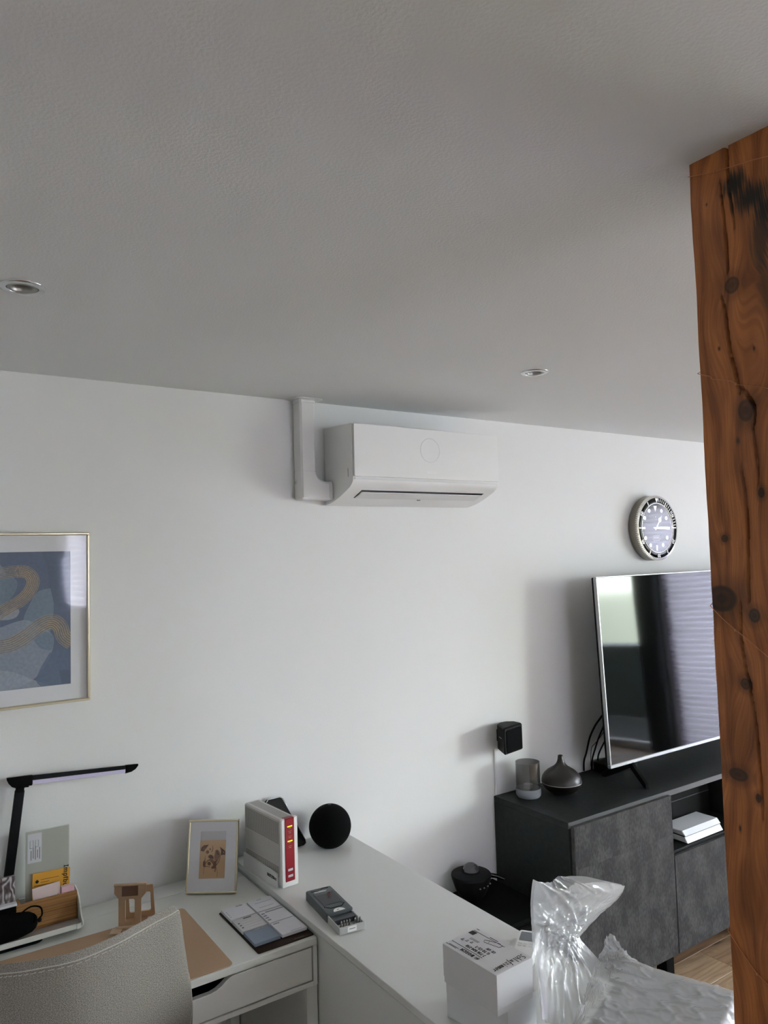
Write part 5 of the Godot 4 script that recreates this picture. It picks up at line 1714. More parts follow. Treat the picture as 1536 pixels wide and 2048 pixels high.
func build_tray() -> void:
	var x0 := 0.12
	var x1 := 0.475
	var y0 := 0.7745
	# white tray: floor, low front lip, swept ends, high back
	var o := thing("desk_organiser", "white desk organiser tray with swept end and bamboo divider", "organiser", Vector3(0.30, DESK, 0.1))
	var s := st()
	box(s, Vector3(x0 + 0.004, y0, 0.062), Vector3(x1 - 0.004, y0 + 0.004, 0.160), 0.001)
	put(s, "tray_floor", M.tray_felt, o)
	s = st()
	box(s, Vector3(x0 + 0.01, y0 - 0.001, 0.160), Vector3(x1 - 0.018, y0 + 0.013, 0.1655), 0.002)
	put(s, "front_lip", M.desk_white, o)
	s = st()
	box(s, Vector3(x0, y0 - 0.001, 0.0585), Vector3(x1, y0 + 0.078, 0.0625), 0.001)
	put(s, "back_panel", M.desk_white, o)
	for e: float in [x0, x1 - 0.0045]:
		s = st()
		X = Transform3D(Basis(Vector3(0, 0, 1), Vector3(0, 1, 0), Vector3(-1, 0, 0)), -o.position + Vector3(e + 0.0045, 0, 0))
		prism(s, PackedVector2Array([Vector2(0.0585, y0 - 0.001), Vector2(0.150, y0 - 0.001), Vector2(0.160, y0 + 0.002), Vector2(0.1655, y0 + 0.010), Vector2(0.163, y0 + 0.016), Vector2(0.150, y0 + 0.022), Vector2(0.138, y0 + 0.034), Vector2(0.128, y0 + 0.050), Vector2(0.116, y0 + 0.062), Vector2(0.098, y0 + 0.071), Vector2(0.080, y0 + 0.077), Vector2(0.0585, y0 + 0.078)]), 0.0, 0.0045, 0.001)
		put(s, "end_panel", M.desk_white, o)
	X = Transform3D(Basis.IDENTITY, -o.position)
	s = st()                                      # rounded front corner
	grid(s, 6, 4, func(u: float, v: float) -> Vector3:
		var a := u * PI / 2
		return Vector3(x1 - 0.018 + 0.018 * sin(a), y0 - 0.001 + 0.014 * v, 0.1475 + 0.018 * cos(a)))
	put(s, "front_corner", M.desk_white, o)
	s = st()
	flat(s)
	box(s, Vector3(x0 + 0.006, y0 + 0.0045, 0.102), Vector3(x1 - 0.006, y0 + 0.081, 0.109), 0.001)
	put(s, "bamboo_divider", M.bamboo, o)
	s = st()
	box(s, Vector3(0.318, y0 + 0.0045, 0.0645), Vector3(0.325, y0 + 0.081, 0.101), 0.001)
	put(s, "cross_divider", M.bamboo, o)
	s = st()
	X = Transform3D(Basis(Vector3.RIGHT, Vector3(0, 0, -1), Vector3(0, 1, 0)), Vector3.ZERO)
	prism(s, rrect(0.24, 0.050, 0.02, 5, Vector2(-0.045, -0.028)), 0.0003, 0.0135, 0.001)
	put(s, "foot", M.matte_black, o)
	# what stands in it
	var leaning := func(called: String, label: String, category: String, part: String, x: float, y: float, z: float, w: float, h: float, th: float, roll: float, lean: float, m: Material) -> Node3D:
		var n := local_thing(called, label, category, Vector3(x, y, z))
		n.basis = Basis(Vector3.RIGHT, -lean) * Basis(Vector3(0, 0, 1), roll)
		var t := st()
		box(t, Vector3(-w / 2, 0, -th / 2), Vector3(w / 2, h, th / 2), minf(0.0006, th * 0.3))
		put(t, part, m, n)
		return n
	var yf := y0 + 0.0044
	var n: Node3D = leaning.call("envelope", "grey envelope in a clear sleeve with a white address label", "envelope", "paper", 0.3965, yf, 0.0735, 0.113, 0.2515, 0.0025, -0.012, 0.022, M.envelope_grey)
	s = st()
	box(s, Vector3(-0.0585, 0.001, 0.0020), Vector3(0.0585, 0.2535, 0.0023))
	put(s, "clear_sleeve", M.sleeve_film, n)
	s = st()
	box(s, Vector3(-0.052, 0.166, 0.0012), Vector3(-0.016, 0.245, 0.0016))
	var lab := put(s, "address_label", M.paper_white, n)
	for k: Array in [[-0.046, 0.206, 0.012, 0.030, "printed_box"], [-0.032, 0.208, 0.011, 0.026, "printed_box"]]:
		s = st()
		tube(s, [Vector3(k[0], k[1], 0.0016), Vector3(k[0] + k[2] * 0.7, k[1], 0.0016), Vector3(k[0] + k[2] * 0.7, k[1] + k[3] * 0.7, 0.0016), Vector3(k[0], k[1] + k[3] * 0.7, 0.0016), Vector3(k[0], k[1], 0.0016)], 0.0005, 4)
		put(s, k[4], M.ink, lab)
	for k in 5:
		s = st()
		box(s, Vector3(-0.044 + k * 0.0055, 0.174 + 0.004 * (k % 2), 0.0015), Vector3(-0.0424 + k * 0.0055, 0.200 + 0.006 * (k % 3), 0.0018))
		put(s, "printed_line", M.ink, lab)
	n = leaning.call("vaccination_booklet", "yellow vaccination booklet standing sideways in front of the envelope", "booklet", "cover", 0.4015, yf, 0.0805, 0.098, 0.137, 0.0022, -0.045, 0.02, M.booklet_yellow)
	text("Impfbuch", 0.0125, M.ink_black, n, Vector3(0.0375, 0.107, 0.0013), Vector3(0, -1, 0), Vector3(1, 0, 0), "lettering", "Droid Sans", 700, 0.95)
	for k in 7:
		s = st()
		box(s, Vector3(-0.028 if k < 2 else -0.044, 0.117 - k * 0.0072, 0.0010), Vector3(0.020 if k != 1 else -0.005, 0.1182 - k * 0.0072, 0.0013))
		put(s, "printed_line", M.ink, n)
	s = st()
	box(s, Vector3(-0.0395, 0.1095, 0.0010), Vector3(-0.0345, 0.1185, 0.0013))
	box(s, Vector3(-0.0415, 0.1118, 0.0010), Vector3(-0.0325, 0.1162, 0.0013))
	put(s, "cross_mark", M.ink_black, n)
	n = leaning.call("greeting_card", "pale pink card leaning at an angle in the organiser", "card", "card", 0.3965, yf, 0.0975, 0.072, 0.107, 0.0014, 0.06, 0.03, M.card_pink)
	for q: Array in [[-0.012, 0.048, 0.5], [0.006, 0.058, 1.2], [0.020, 0.070, 0.8], [0.010, 0.045, 2.0]]:
		s = st()
		var pts := []
		for k in 7: pts.append(Vector3(q[0] + k * 0.0016, q[1] + 0.0028 * sin(k * 1.1 + q[2]) + k * 0.0006, 0.0009))
		tube(s, pts, 0.0005, 4)
		put(s, "handwriting", M.ink_grey, n)
	n = leaning.call("pink_box", "small pink carton beside the card in the organiser", "box", "carton", 0.4450, yf, 0.0915, 0.034, 0.090, 0.016, -0.02, 0.0, M.box_pink)
	s = st()
	box(s, Vector3(-0.0165, 0.0895, -0.0075), Vector3(0.0165, 0.0905, 0.0075))
	put(s, "lid_flap", M.card_pink, n)
	n = leaning.call("marbled_phone_case", "phone in a glossy grey marbled case standing in the organiser", "phone", "case", 0.2705, yf + 0.0015, 0.088, 0.086, 0.148, 0.009, 0.0, 0.05, M.marble_print)
	s = st()
	box(s, Vector3(-0.040, 0.118, 0.005), Vector3(-0.012, 0.146, 0.0065), 0.002)
	put(s, "camera_block", M.gloss_black, n)
	o = thing("flat_black_case", "flat black and white case lying across the organiser beside the pouch", "case", Vector3(0.22, yf, 0.08))
	s = st()
	box(s, Vector3(0.13, y0 + 0.0815, 0.0925), Vector3(0.315, y0 + 0.088, 0.1115), 0.001)
	put(s, "white_shell", M.paper_white, o)
	s = st()
	box(s, Vector3(0.13, y0 + 0.046, 0.1095), Vector3(0.313, y0 + 0.0813, 0.1125), 0.001)
	put(s, "black_flap", M.matte_black, o)
	# black drawstring pouch in front of the divider
	var wob := noise(55, 1.0, 2)
	o = local_thing("drawstring_pouch", "soft black drawstring pouch lying at the front of the organiser", "pouch", Vector3(0.258, yf, 0.1375))
	s = st()
	var N := 30
	grid(s, N, 16, func(u: float, v: float) -> Vector3:
		var a := u * TAU
		var t := v * PI
		var p := Vector3(sin(t) * cos(a), -cos(t), sin(t) * sin(a))
		var q := Vector3(signf(p.x) * pow(absf(p.x), 0.72), signf(p.y) * pow(absf(p.y), 0.75), p.z)
		var w := 1.0 + 0.06 * wob.get_noise_3d(p.x * 2.0, p.y * 2.0, p.z * 2.0)
		return Vector3(q.x * 0.104 * w, 0.0365 + q.y * 0.0355 * w + 0.010 * maxf(0, -p.x), q.z * 0.0215), true)
	put(s, "pouch", M.cloth_black, o)
	s = st()
	tube(s, curve([Vector3(0.060, 0.068, 0.008), Vector3(0.085, 0.081, 0.012), Vector3(0.108, 0.074, 0.014), Vector3(0.112, 0.055, 0.016), Vector3(0.104, 0.046, 0.016)], 6), 0.0022, 8)
	put(s, "cord", M.cloth_black, o)
	s = st()
	X = Transform3D(Basis.IDENTITY, Vector3(0.106, 0.042, 0.016))
	lathe(s, [[Vector2(0, -0.006), Vector2(0.005, -0.004), Vector2(0.0055, 0.0), Vector2(0.005, 0.004), Vector2(0, 0.006)]], 12)
	put(s, "cord_stopper", M.black_plastic, o)

# ------------------------------------------------------------------ chair, cartons, wrapped parcel
func build_chair() -> void:
	var o := local_thing("desk_chair", "beige fabric shell chair pushed up to the desk", "chair", Vector3(0.345, 0, 0.45))
	# outline of the back in plan (own x, own z), from the middle to the right wing
	var plan := [Vector2(0.0, 0.256), Vector2(0.085, 0.238), Vector2(0.133, 0.217), Vector2(0.185, 0.193), Vector2(0.222, 0.178), Vector2(0.243, 0.166), Vector2(0.256, 0.155)]
	var dense_plan := curve([Vector2(-0.085, 0.238)] + plan, 16).slice(16)
	var mid := func(a: float, y: float) -> Vector3:
		# a in -1..1 across, y height
		var t := absf(a) * (dense_plan.size() - 1)
		var i := mini(int(t), dense_plan.size() - 2)
		var q: Vector2 = dense_plan[i].lerp(dense_plan[i + 1], t - i)
		var flare := 1.0 + 0.16 * smoothstep(0.98, 0.62, y)
		return Vector3(signf(a) * q.x * flare, y, q.y - (0.97 - y) * 0.10)
	var y0 := 0.44
	var y1 := 0.966
	var hw := func(v: float) -> float:
		var e := clampf((v - 0.86) / 0.14, 0.0, 1.0)
		return 0.52 + 0.48 * sqrt(maxf(0.0, 1.0 - e * e))
	var th := func(a: float, v: float) -> float:
		var e := minf(1.0, minf((1.0 - absf(a)) / 0.10, minf((1.0 - v) / 0.045, v / 0.04)))
		return 0.0165 * sqrt(maxf(0.0, 1.0 - (1.0 - e) * (1.0 - e)))
	var wob := noise(61, 1.0, 2)
	var side := func(sgn: float) -> Callable:
		return func(u: float, v: float) -> Vector3:
			# denser samples at the borders
			var a := sin((u * 2.0 - 1.0) * PI / 2)
			var vv := 0.5 - 0.5 * cos(v * PI)
			var h: float = hw.call(vv)
			var y := lerpf(y0, y1, vv)
			var p: Vector3 = mid.call(a * h, y)
			var e := 0.01
			var dx: Vector3 = mid.call(minf(a * h + e, 1.0), y) - mid.call(maxf(a * h - e, -1.0), y)
			var n := Vector3(-dx.z, 0.10, dx.x).normalized()
			return p + n * sgn * (th.call(a, vv) + 0.0008 * wob.get_noise_3d(p.x * 18.0, p.y * 18.0, sgn))
	var s := st()
	grid(s, 56, 44, side.call(1.0))
	grid(s, 56, 44, side.call(-1.0), true)
	var back := put(s, "backrest", M.chair_cloth, o)
	# top seam with stitches on the outside
	var pts := []
	var outer: Callable = side.call(1.0)
	for i in 81:
		var u := lerpf(0.06, 0.94, i / 80.0)
		pts.append(outer.call(u, 0.845) + Vector3(0, 0, 0.0012))
	s = st()
	tube(s, pts, 0.0015, 5)
	put(s, "top_seam", M.thread, back)
	for i in range(1, 79):
		s = st()
		var u := lerpf(0.06, 0.94, i / 80.0)
		var a: Vector3 = outer.call(u, 0.826)
		var b: Vector3 = outer.call(u + 0.0075, 0.829)
		tube(s, [a + Vector3(0, 0, 0.0006), a.lerp(b, 0.5) + Vector3(0, 0, 0.0014), b + Vector3(0, 0, 0.0006)], 0.0009, 4)
		put(s, "stitch", M.thread, back)
	s = st()                                      # lower curved seam
	pts = []
	for i in 41:
		var u := lerpf(0.62, 0.985, i / 40.0)
		pts.append(outer.call(u, 0.36 + 0.24 * pow((u - 0.62) / 0.365, 2.0)) + Vector3(0, 0, 0.0004))
	tube(s, pts, 0.0011, 5)
	put(s, "side_seam", M.thread, back)
	s = st()
	X = Transform3D(Basis(Vector3.RIGHT, Vector3(0, 0, -1), Vector3(0, 1, 0)), Vector3(0, 0.39, -0.05))
	prism(s, rrect(0.46, 0.44, 0.10, 8), 0.0, 0.075, 0.018, true)
	put(s, "seat", M.chair_cloth, o)
	X = Transform3D.IDENTITY
	for q: Vector2 in [Vector2(-0.24, 0.20), Vector2(0.24, 0.20), Vector2(-0.23, -0.26), Vector2(0.23, -0.26)]:
		s = st()
		tube(s, [Vector3(q.x * 0.55, 0.385, q.y * 0.5 - 0.03), Vector3(q.x, 0.0, q.y)], 0.014, 12, 0.010)
		put(s, "leg", M.black_plastic, o)

func build_cartons() -> void:
	# lower carton
	var o := local_thing("carton", "plain white carton under the printed one, bottom of the pair", "carton", Vector3(1.082, SIDE, 1.159), 0.20)
	var s := st()
	box(s, Vector3(-0.05, 0.0004, -0.08), Vector3(0.05, 0.0715, 0.08), 0.0008)
	put(s, "box", M.carton_white, o)
	s = st()
	box(s, Vector3(-0.0505, 0.050, -0.0805), Vector3(0.0505, 0.072, 0.0805), 0.0008)
	put(s, "lid", M.carton_white, o)
	# upper carton with print
	o = local_thing("carton", "white carton with black printed and handwritten lid, stacked on a plain carton", "carton", Vector3(1.069, SIDE + 0.0725, 1.166), 0.05)
	var h := 0.080
	s = st()
	box(s, Vector3(-0.0515, 0.0, -0.080), Vector3(0.0515, h - 0.004, 0.080), 0.0006)
	put(s, "box", M.carton_white, o)
	s = st()
	box(s, Vector3(-0.0525, 0.012, -0.081), Vector3(0.0525, h, 0.081), 0.0008)
	var lid := put(s, "lid", M.carton_white, o)
	var at := func(a: float, b: float) -> Vector3: return Vector3((b - 0.5) * 0.105, h + 0.0004, (a - 0.5) * 0.162)
	var r := Vector3(0, 0, -1)
	var up := Vector3(-1, 0, 0)
	text("BOSCH", 0.0085, M.ink_black, lid, at.call(0.385, 0.14), r, up, "maker_lettering", "Droid Sans", 700, 1.0)
	text("7 736 604 250", 0.0078, M.ink_black, lid, at.call(0.42, 0.315), r, up, "part_number", "Droid Sans", 500, 0.85)
	text("G 10 CL-1", 0.0078, M.ink_black, lid, at.call(0.47, 0.432), r, up, "type_lettering", "Droid Sans", 500, 0.9)
	text("CE  UK", 0.0068, M.ink_black, lid, at.call(0.55, 0.55), r, up, "approval_marks", "Droid Sans", 400, 0.9)
	# handwritten word, one letter after the other, read from the far side
	var glyphs := {
		"S": [[0.9, 0.95, 0.6, 1.05, 0.25, 0.95, 0.2, 0.75, 0.5, 0.6, 0.75, 0.45, 0.7, 0.15, 0.35, 0.0, 0.05, 0.1]],
		"c": [[0.8, 0.42, 0.5, 0.52, 0.2, 0.35, 0.2, 0.12, 0.5, 0.0, 0.9, 0.1]],
		"h": [[0.15, 1.05, 0.15, 0.0], [0.15, 0.3, 0.45, 0.5, 0.7, 0.42, 0.72, 0.0]],
		"l": [[0.3, 1.05, 0.28, 0.1, 0.5, 0.0]],
		"a": [[0.75, 0.45, 0.45, 0.52, 0.18, 0.3, 0.25, 0.03, 0.55, 0.08, 0.75, 0.45, 0.78, 0.05, 0.95, 0.0]],
		"f": [[0.75, 1.0, 0.5, 1.02, 0.42, 0.7, 0.42, -0.3, 0.2, -0.4], [0.2, 0.5, 0.7, 0.52]],
		"z": [[0.15, 0.5, 0.75, 0.5, 0.15, 0.0, 0.8, 0.0]],
		"i": [[0.4, 0.5, 0.4, 0.05, 0.55, 0.0], [0.4, 0.74, 0.43, 0.80]],
		"m": [[0.1, 0.5, 0.12, 0.0], [0.12, 0.35, 0.3, 0.5, 0.42, 0.4, 0.44, 0.0], [0.44, 0.35, 0.62, 0.5, 0.78, 0.4, 0.8, 0.0]],
		"e": [[0.2, 0.27, 0.75, 0.3, 0.6, 0.5, 0.3, 0.45, 0.15, 0.2, 0.35, 0.0, 0.8, 0.1]],
		"r": [[0.2, 0.5, 0.22, 0.0], [0.22, 0.3, 0.45, 0.48, 0.7, 0.45]]}
	var word := "Schlafzimmer"
	for i in word.length():
		s = st()
		for g: Array in glyphs[word[i]]:
			var gp := []
			for k in range(0, g.size(), 2):
				gp.append(Vector3(0.0450 - (i + g[k]) * 0.0076 - g[k + 1] * 0.0016, h + 0.0004, 0.0575 + g[k + 1] * 0.0155 + i * 0.0003))
			tube(s, gp, 0.00055, 5)
		put(s, "handwritten_letter", M.ink_black, lid)
	# ring logo
	s = st()
	X = Transform3D(Basis.IDENTITY, at.call(0.565, 0.14))
	lathe(s, [[Vector2(0.0052, 0.0), Vector2(0.0052, 0.0004), Vector2(0.0043, 0.0004)]], 24)
	put(s, "ring_mark", M.ink_black, lid)
	s = st()
	for e: Array in [[-0.0012, -0.003, -0.0004, 0.003], [0.0004, -0.003, 0.0012, 0.003], [-0.0012, -0.0005, 0.0012, 0.0005]]:
		box(s, Vector3(e[0], 0.0, e[1]), Vector3(e[2], 0.0004, e[3]))
	put(s, "anchor_mark", M.ink_black, lid)
	X = Transform3D.IDENTITY
	var rule := func(a0: float, b0: float, a1: float, b1: float, called: String, m: Material = M.ink_black) -> void:
		var t := st()
		box(t, at.call(a0, b0) - Vector3(0, 0.0003, 0), at.call(a1, b1) + Vector3(0, 0.0002, 0))
		put(t, called, m, lid)
	rule.call(0.03, 0.222, 0.60, 0.230, "printed_line")
	rule.call(0.02, 0.075, 0.21, 0.082, "printed_line", M.ink)
	rule.call(0.06, 0.105, 0.24, 0.112, "printed_line", M.ink)
	rule.call(0.02, 0.855, 0.60, 0.862, "printed_line")
	rule.call(0.30, 0.900, 0.45, 0.912, "printed_line", M.ink)
	rule.call(0.02, 0.940, 0.07, 0.952, "printed_line", M.ink)
	rule.call(0.14, 0.56, 0.30, 0.567, "printed_line", M.ink_grey)
	rule.call(0.14, 0.60, 0.30, 0.607, "printed_line", M.ink_grey)
	for k in 11:                                  # barcode bars
		rule.call(0.015 + k * 0.0085, 0.70, 0.015 + k * 0.0085 + (0.0055 if k % 3 else 0.003), 0.83, "barcode_bar", M.ink)
	for k in 3:                                   # three care symbols
		s = st()
		var c: Vector3 = at.call(0.10 + k * 0.07, 0.43 + k * 0.025)
		tube(s, [c + Vector3(-0.0035, 0.0002, 0.003), c + Vector3(0.0035, 0.0002, 0), c + Vector3(-0.0035, 0.0002, -0.003), c + Vector3(-0.0035, 0.0002, 0.003)], 0.0004, 4)
		put(s, "care_symbol", M.ink, lid)
	s = st()                                      # line drawing of the adapter
	var dpts := []
	for p: Array in [[0.36, 0.80], [0.40, 0.70], [0.56, 0.76], [0.57, 0.84], [0.50, 0.88], [0.36, 0.80], [0.30, 0.74], [0.33, 0.68], [0.40, 0.70]]:
		dpts.append(at.call(p[0], p[1]))
	tube(s, dpts, 0.0004, 4)
	put(s, "line_drawing", M.ink, lid)
	# remote control on the sideboard behind the cartons
	var ld := Vector3(-0.80, 0, 0.60)
	var wd := Vector3(0.60, 0, 0.80)
	o = local_thing("remote_control", "white remote control with grey display lying behind the cartons", "remote control", Vector3(1.335, SIDE, 1.005))
	X = Transform3D(Basis(wd, -ld, Vector3.UP), Vector3.ZERO)
	s = st()
	prism(s, rrect(0.054, 0.140, 0.009, 5), 0.0003, 0.020, 0.004)
	put(s, "body", M.white_plastic, o)
	s = st()
	prism(s, rrect(0.038, 0.044, 0.003, 3, Vector2(0, 0.036)), 0.0195, 0.0206, 0.0003)
	put(s, "display", M.lcd_grey, o)
	for k in 6:
		s = st()
		prism(s, rrect(0.010, 0.006, 0.0025, 3, Vector2(-0.014 + (k % 3) * 0.014, 0.002 - (k / 3) * 0.011)), 0.0195, 0.0215, 0.0006)
		put(s, "key", M.router_white, o)

func ridged(n: FastNoiseLite, x: float, y: float, z: float) -> float:
	var v := 1.0 - absf(n.get_noise_3d(x, y, z)) * 2.2
	return clampf(v, 0.0, 1.0) * clampf(v, 0.0, 1.0)

func build_parcel() -> void:
	# grey panel inside the plastic bag
	var th := 0.37
	var c := Vector3(1.246, SIDE, 1.468)
	var o := local_thing("grey_panel", "flat light grey panel wrapped in clear plastic on the sideboard", "panel", c, th)
	var s := st()
	X = Transform3D(Basis(Vector3.RIGHT, Vector3(0, 0, -1), Vector3(0, 1, 0)), Vector3.ZERO)
	prism(s, rrect(0.255, 0.215, 0.012, 4), 0.001, 0.112, 0.004)
	put(s, "panel", M.panel_grey, o)
	# clear bag drawn over it, its open end standing up
	o = local_thing("plastic_bag", "crumpled clear plastic bag around a grey panel, its open end sticking up", "bag", c, 0.0)
	var rn := noise(201, 1.0, 2)
	var rn2 := noise(202, 1.0, 3)
	var rot := Basis(Vector3.UP, th)
	s = st()
	var cover := func(u: float, v: float) -> Vector3:
		var zz := lerpf(-0.185, 0.17, v)
		var t := clampf((-0.05 - zz) / 0.135, 0.0, 1.0)          # 1 at the far tip
		var x0 := lerpf(-0.265, 0.222, pow(clampf((-0.112 - zz) / 0.073, 0.0, 1.0), 0.8))
		var x1 := lerpf(0.150, 0.250, t)
		var xx := lerpf(x0, x1, u)
		var dx := maxf(0.0, absf(xx) - 0.122)
		var dz := maxf(0.0, zz - 0.102)
		var d := sqrt(dx * dx + dz * dz) * (1.0 - t)
		var y := 0.1185 - pow(clampf(d / (0.125 if xx < 0.0 else 0.075), 0.0, 1.0), 1.3) * 0.104
		y -= 0.020 * t - 0.012 * sin(t * PI)
		var w := pow(ridged(rn, xx * 9.0 + zz * 6.0, zz * 5.0 - xx * 16.0, 0.0), 3.0) * 0.0042 + pow(ridged(rn2, xx * 20.0 + zz * 14.0, zz * 10.0 - xx * 8.0, 4.0), 3.0) * 0.0022
		var edge := clampf(d / 0.05 + t, 0.0, 1.0)
		y += w * (0.6 + 1.8 * edge)
		var p := rot * Vector3(xx, y, zz)
		p.x += edge * 0.006 * rn2.get_noise_3d(p.x * 20.0, p.y * 20.0, p.z * 20.0)
		return p
	grid(s, 110, 120, cover)
	put(s, "wrapped_film", M.plastic_film, o)
	var rows := [
		[Vector3(1.182, 1.064, 1.200), Vector3(1.214, 1.047, 1.200), Vector3(1.256, 1.032, 1.200), Vector3(1.272, 1.036, 1.200), Vector3(1.303, 1.034, 1.200), Vector3(1.392, 1.008, 1.200), Vector3(1.474, 0.976, 1.200)],
		[Vector3(1.177, 1.044, 1.200), Vector3(1.216, 1.027, 1.200), Vector3(1.256, 1.017, 1.200), Vector3(1.291, 1.012, 1.200), Vector3(1.340, 1.002, 1.200), Vector3(1.408, 0.979, 1.200), Vector3(1.460, 0.960, 1.200)],
		[Vector3(1.173, 1.019, 1.200), Vector3(1.209, 1.002, 1.200), Vector3(1.245, 0.992, 1.200), Vector3(1.286, 0.985, 1.200), Vector3(1.330, 0.977, 1.200), Vector3(1.380, 0.964, 1.200), Vector3(1.427, 0.947, 1.200)],
		[Vector3(1.167, 0.997, 1.205), Vector3(1.195, 0.982, 1.205), Vector3(1.226, 0.971, 1.205), Vector3(1.264, 0.963, 1.205), Vector3(1.302, 0.956, 1.205), Vector3(1.341, 0.947, 1.205), Vector3(1.375, 0.939, 1.205)],
		[Vector3(1.163, 0.973, 1.210), Vector3(1.184, 0.964, 1.210), Vector3(1.211, 0.954, 1.210), Vector3(1.237, 0.946, 1.210), Vector3(1.263, 0.937, 1.210), Vector3(1.288, 0.928, 1.210), Vector3(1.310, 0.918, 1.210)],
		[Vector3(1.159, 0.951, 1.215), Vector3(1.178, 0.943, 1.215), Vector3(1.201, 0.934, 1.215), Vector3(1.225, 0.927, 1.215), Vector3(1.250, 0.921, 1.215), Vector3(1.275, 0.916, 1.215), Vector3(1.298, 0.913, 1.215)],
		[Vector3(1.152, 0.926, 1.225), Vector3(1.173, 0.917, 1.225), Vector3(1.198, 0.908, 1.225), Vector3(1.225, 0.899, 1.225), Vector3(1.253, 0.895, 1.225), Vector3(1.280, 0.895, 1.225), Vector3(1.308, 0.896, 1.225)],
		[Vector3(1.134, 0.894, 1.250), Vector3(1.156, 0.883, 1.250), Vector3(1.186, 0.872, 1.250), Vector3(1.219, 0.864, 1.250), Vector3(1.253, 0.861, 1.250), Vector3(1.290, 0.862, 1.250), Vector3(1.323, 0.867, 1.250)],
		[Vector3(1.095, 0.847, 1.300), Vector3(1.120, 0.838, 1.300), Vector3(1.150, 0.827, 1.300), Vector3(1.187, 0.822, 1.300), Vector3(1.226, 0.824, 1.300), Vector3(1.269, 0.829, 1.300), Vector3(1.309, 0.841, 1.300)]]
	# dense rows, then dense columns
	var dense := []
	for k in 7:
		var col := []
		for r: Array in rows: col.append(r[k])
		dense.append(curve(col, 8))
	X = Transform3D(Basis.IDENTITY, -c)
	var nv: int = dense[0].size() - 1
	for sheet in 2:
		s = st()
		var sgn := 1.0 if sheet == 0 else -1.0
		var lines := []
		for j in nv + 1:
			var row := []
			for k in 7: row.append(dense[k][j])
			lines.append(curve(row, 12))
		grid(s, 72, nv, func(u: float, v: float) -> Vector3:
			var p: Vector3 = lines[roundi((1.0 - v) * nv)][roundi(u * 72)]
			var t := 1.0 - v
			var bulge := sin(u * PI) * (0.010 + 0.020 * absf(t - 0.5))
			# pleats run out from the pinch at t = 0.5
			var ang := atan2(t - 0.5, (u - 0.75) * 0.9)
			var near := exp(-pow((t - 0.48) * 5.0, 2.0))
			var pl := pow(ridged(rn, ang * 2.2 + sheet * 7.0, t * 1.2, u * 0.8), 3.0) * (0.006 + 0.008 * near) + pow(ridged(rn2, u * 4.0 + t * 2.0, t * 4.0 - u * 2.0, sheet * 5.0), 3.0) * (0.003 + 0.006 * near)
			p.z += sgn * (bulge + 0.004) + (pl - 0.003) * sin(clampf(u, 0.04, 0.96) * PI)
			p.y += 0.004 * rn2.get_noise_3d(u * 6.0, t * 8.0, sheet) * sin(u * PI)
			return p)
		put(s, "open_end_front" if sheet == 0 else "open_end_rear", M.plastic_film, o)
	# recycling mark printed on the film
	var mc := Vector3(1.243, 0.866, 1.2985)
	for k in 3:
		s = st()
		var pts := []
		for i in 9:
			var a := TAU * (k / 3.0 + (i / 8.0) * 0.27) + PI / 2
			var rr := 0.0125 + 0.003 * cos(3.0 * (a - PI / 2))
			pts.append(mc + Vector3(cos(a) * rr * 1.35, sin(a) * rr * 0.8, 0))
		tube(s, pts, 0.0007, 5)
		put(s, "recycling_arrow", M.ink_black, o)
	text("04", 0.006, M.ink_black, o, mc + Vector3(0, -0.001, 0), Vector3.RIGHT, Vector3.UP, "recycling_number", "Droid Sans", 700)
	text("PE-LD", 0.0036, M.ink_black, o, mc + Vector3(0, -0.015, 0), Vector3.RIGHT, Vector3.UP, "recycling_lettering")

func build_all() -> void:
	build_post()
	build_ac()
	build_spot(Vector3(0.237, CEIL, 0.751), "round chrome recessed spotlight in the ceiling above the wall picture")
	build_spot(Vector3(1.735, CEIL, 0.725), "round chrome recessed spotlight in the ceiling in front of the air conditioner")
	build_picture()
	build_clock()
	build_tv_cabinet()
	build_tv()
	build_tv_clutter()
	build_desk()
	build_router()
	build_photo()
	build_notepads()
	build_desk_things()
	build_tray()
	build_chair()
	build_cartons()
	build_parcel()



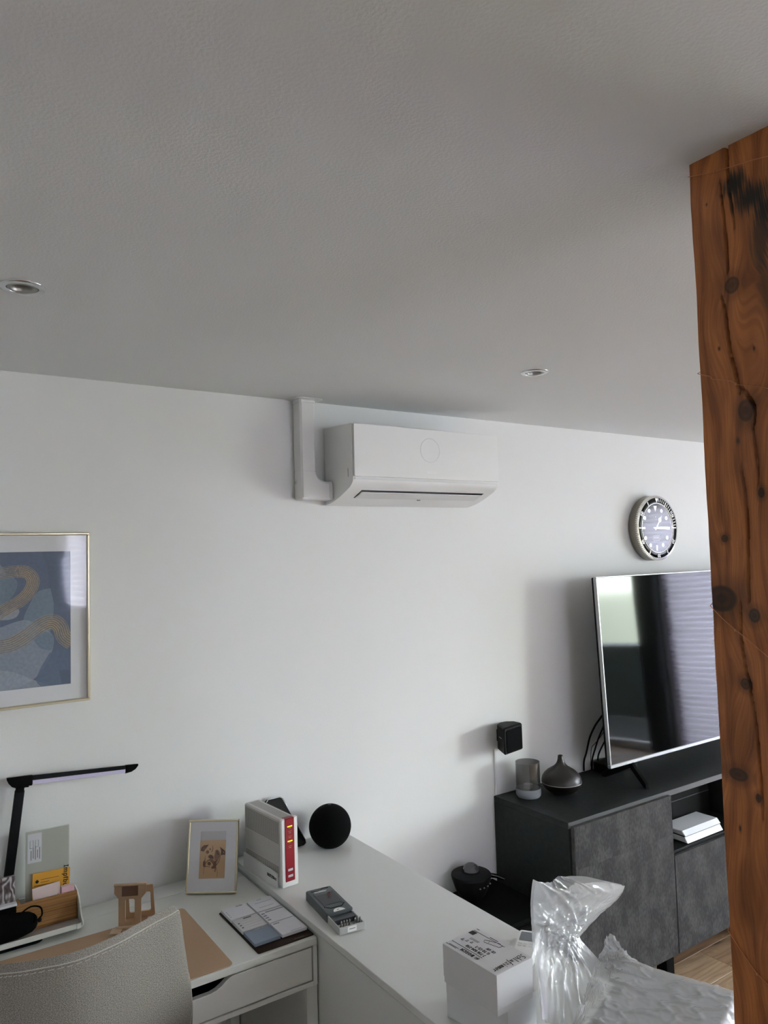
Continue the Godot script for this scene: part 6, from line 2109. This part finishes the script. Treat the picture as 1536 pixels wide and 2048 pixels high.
# ------------------------------------------------------------------ scene
func _ready() -> void:
	rng.seed = 7
	# camera
	var cam := Camera3D.new()
	cam.name = "camera"
	var yaw := deg_to_rad(34.0103)
	var pitch := deg_to_rad(3.332)
	var roll := deg_to_rad(-1.6269)
	var fwd := Vector3(sin(yaw) * cos(pitch), sin(pitch), -cos(yaw) * cos(pitch))
	var rt := Vector3(cos(yaw), 0, sin(yaw))
	var upv := rt.cross(fwd)
	cam.transform = Transform3D(Basis(rt * cos(roll) + upv * sin(roll), upv * cos(roll) - rt * sin(roll), -fwd), Vector3(0, 1.776, 2.41))
	cam.fov = rad_to_deg(2 * atan(1024.0 / 1493.2))
	cam.near = 0.02
	cam.far = 100
	cam.current = true
	add_child(cam)
	# sky, exposure
	var we := WorldEnvironment.new()
	we.name = "environment"
	var env := Environment.new()
	var sm := ProceduralSkyMaterial.new()
	sm.sky_top_color = rgb(205, 216, 232)
	sm.sky_horizon_color = rgb(236, 246, 238)
	sm.ground_horizon_color = rgb(214, 228, 214)
	sm.ground_bottom_color = rgb(96, 104, 92)
	sm.sky_energy_multiplier = 5.0
	sm.ground_energy_multiplier = 3.0
	var sky := Sky.new()
	sky.sky_material = sm
	env.background_mode = Environment.BG_SKY
	env.sky = sky
	env.tonemap_mode = Environment.TONE_MAPPER_LINEAR
	env.tonemap_exposure = 1.0
	env.sdfgi_enabled = true
	env.ssao_enabled = true
	env.ssil_enabled = true
	we.environment = env
	add_child(we)
	# daylight through the three openings
	daylight("balcony_door_daylight", Vector3(6.42, 1.62, 3.45), Vector2(1.14, 1.14), Vector3(-1, 0, 0), Color(0.94, 1.0, 0.93), 5.8)
	daylight("blind_door_daylight", Vector3(6.43, 1.14, 1.885), Vector2(1.22, 2.12), Vector3(-1, 0, 0), Color(0.965, 1.0, 0.965), 3.6)
	daylight("rear_window_daylight", Vector3(2.0, 1.765, 5.13), Vector2(1.15, 0.74), Vector3(0, 0, -1), Color(0.965, 1.0, 0.965), 10.0)
	materials()
	build_room()
	build_all()

func daylight(called: String, at: Vector3, size: Vector2, towards: Vector3, c: Color, energy: float) -> void:
	var l := AreaLight3D.new()
	l.name = called
	l.area_size = size
	l.area_normalize_energy = false
	l.light_color = c
	l.light_energy = energy
	l.area_range = 12.0
	l.area_attenuation = 2.0
	l.shadow_enabled = true
	add_child(l)
	l.look_at_from_position(at, at + towards, Vector3.UP)
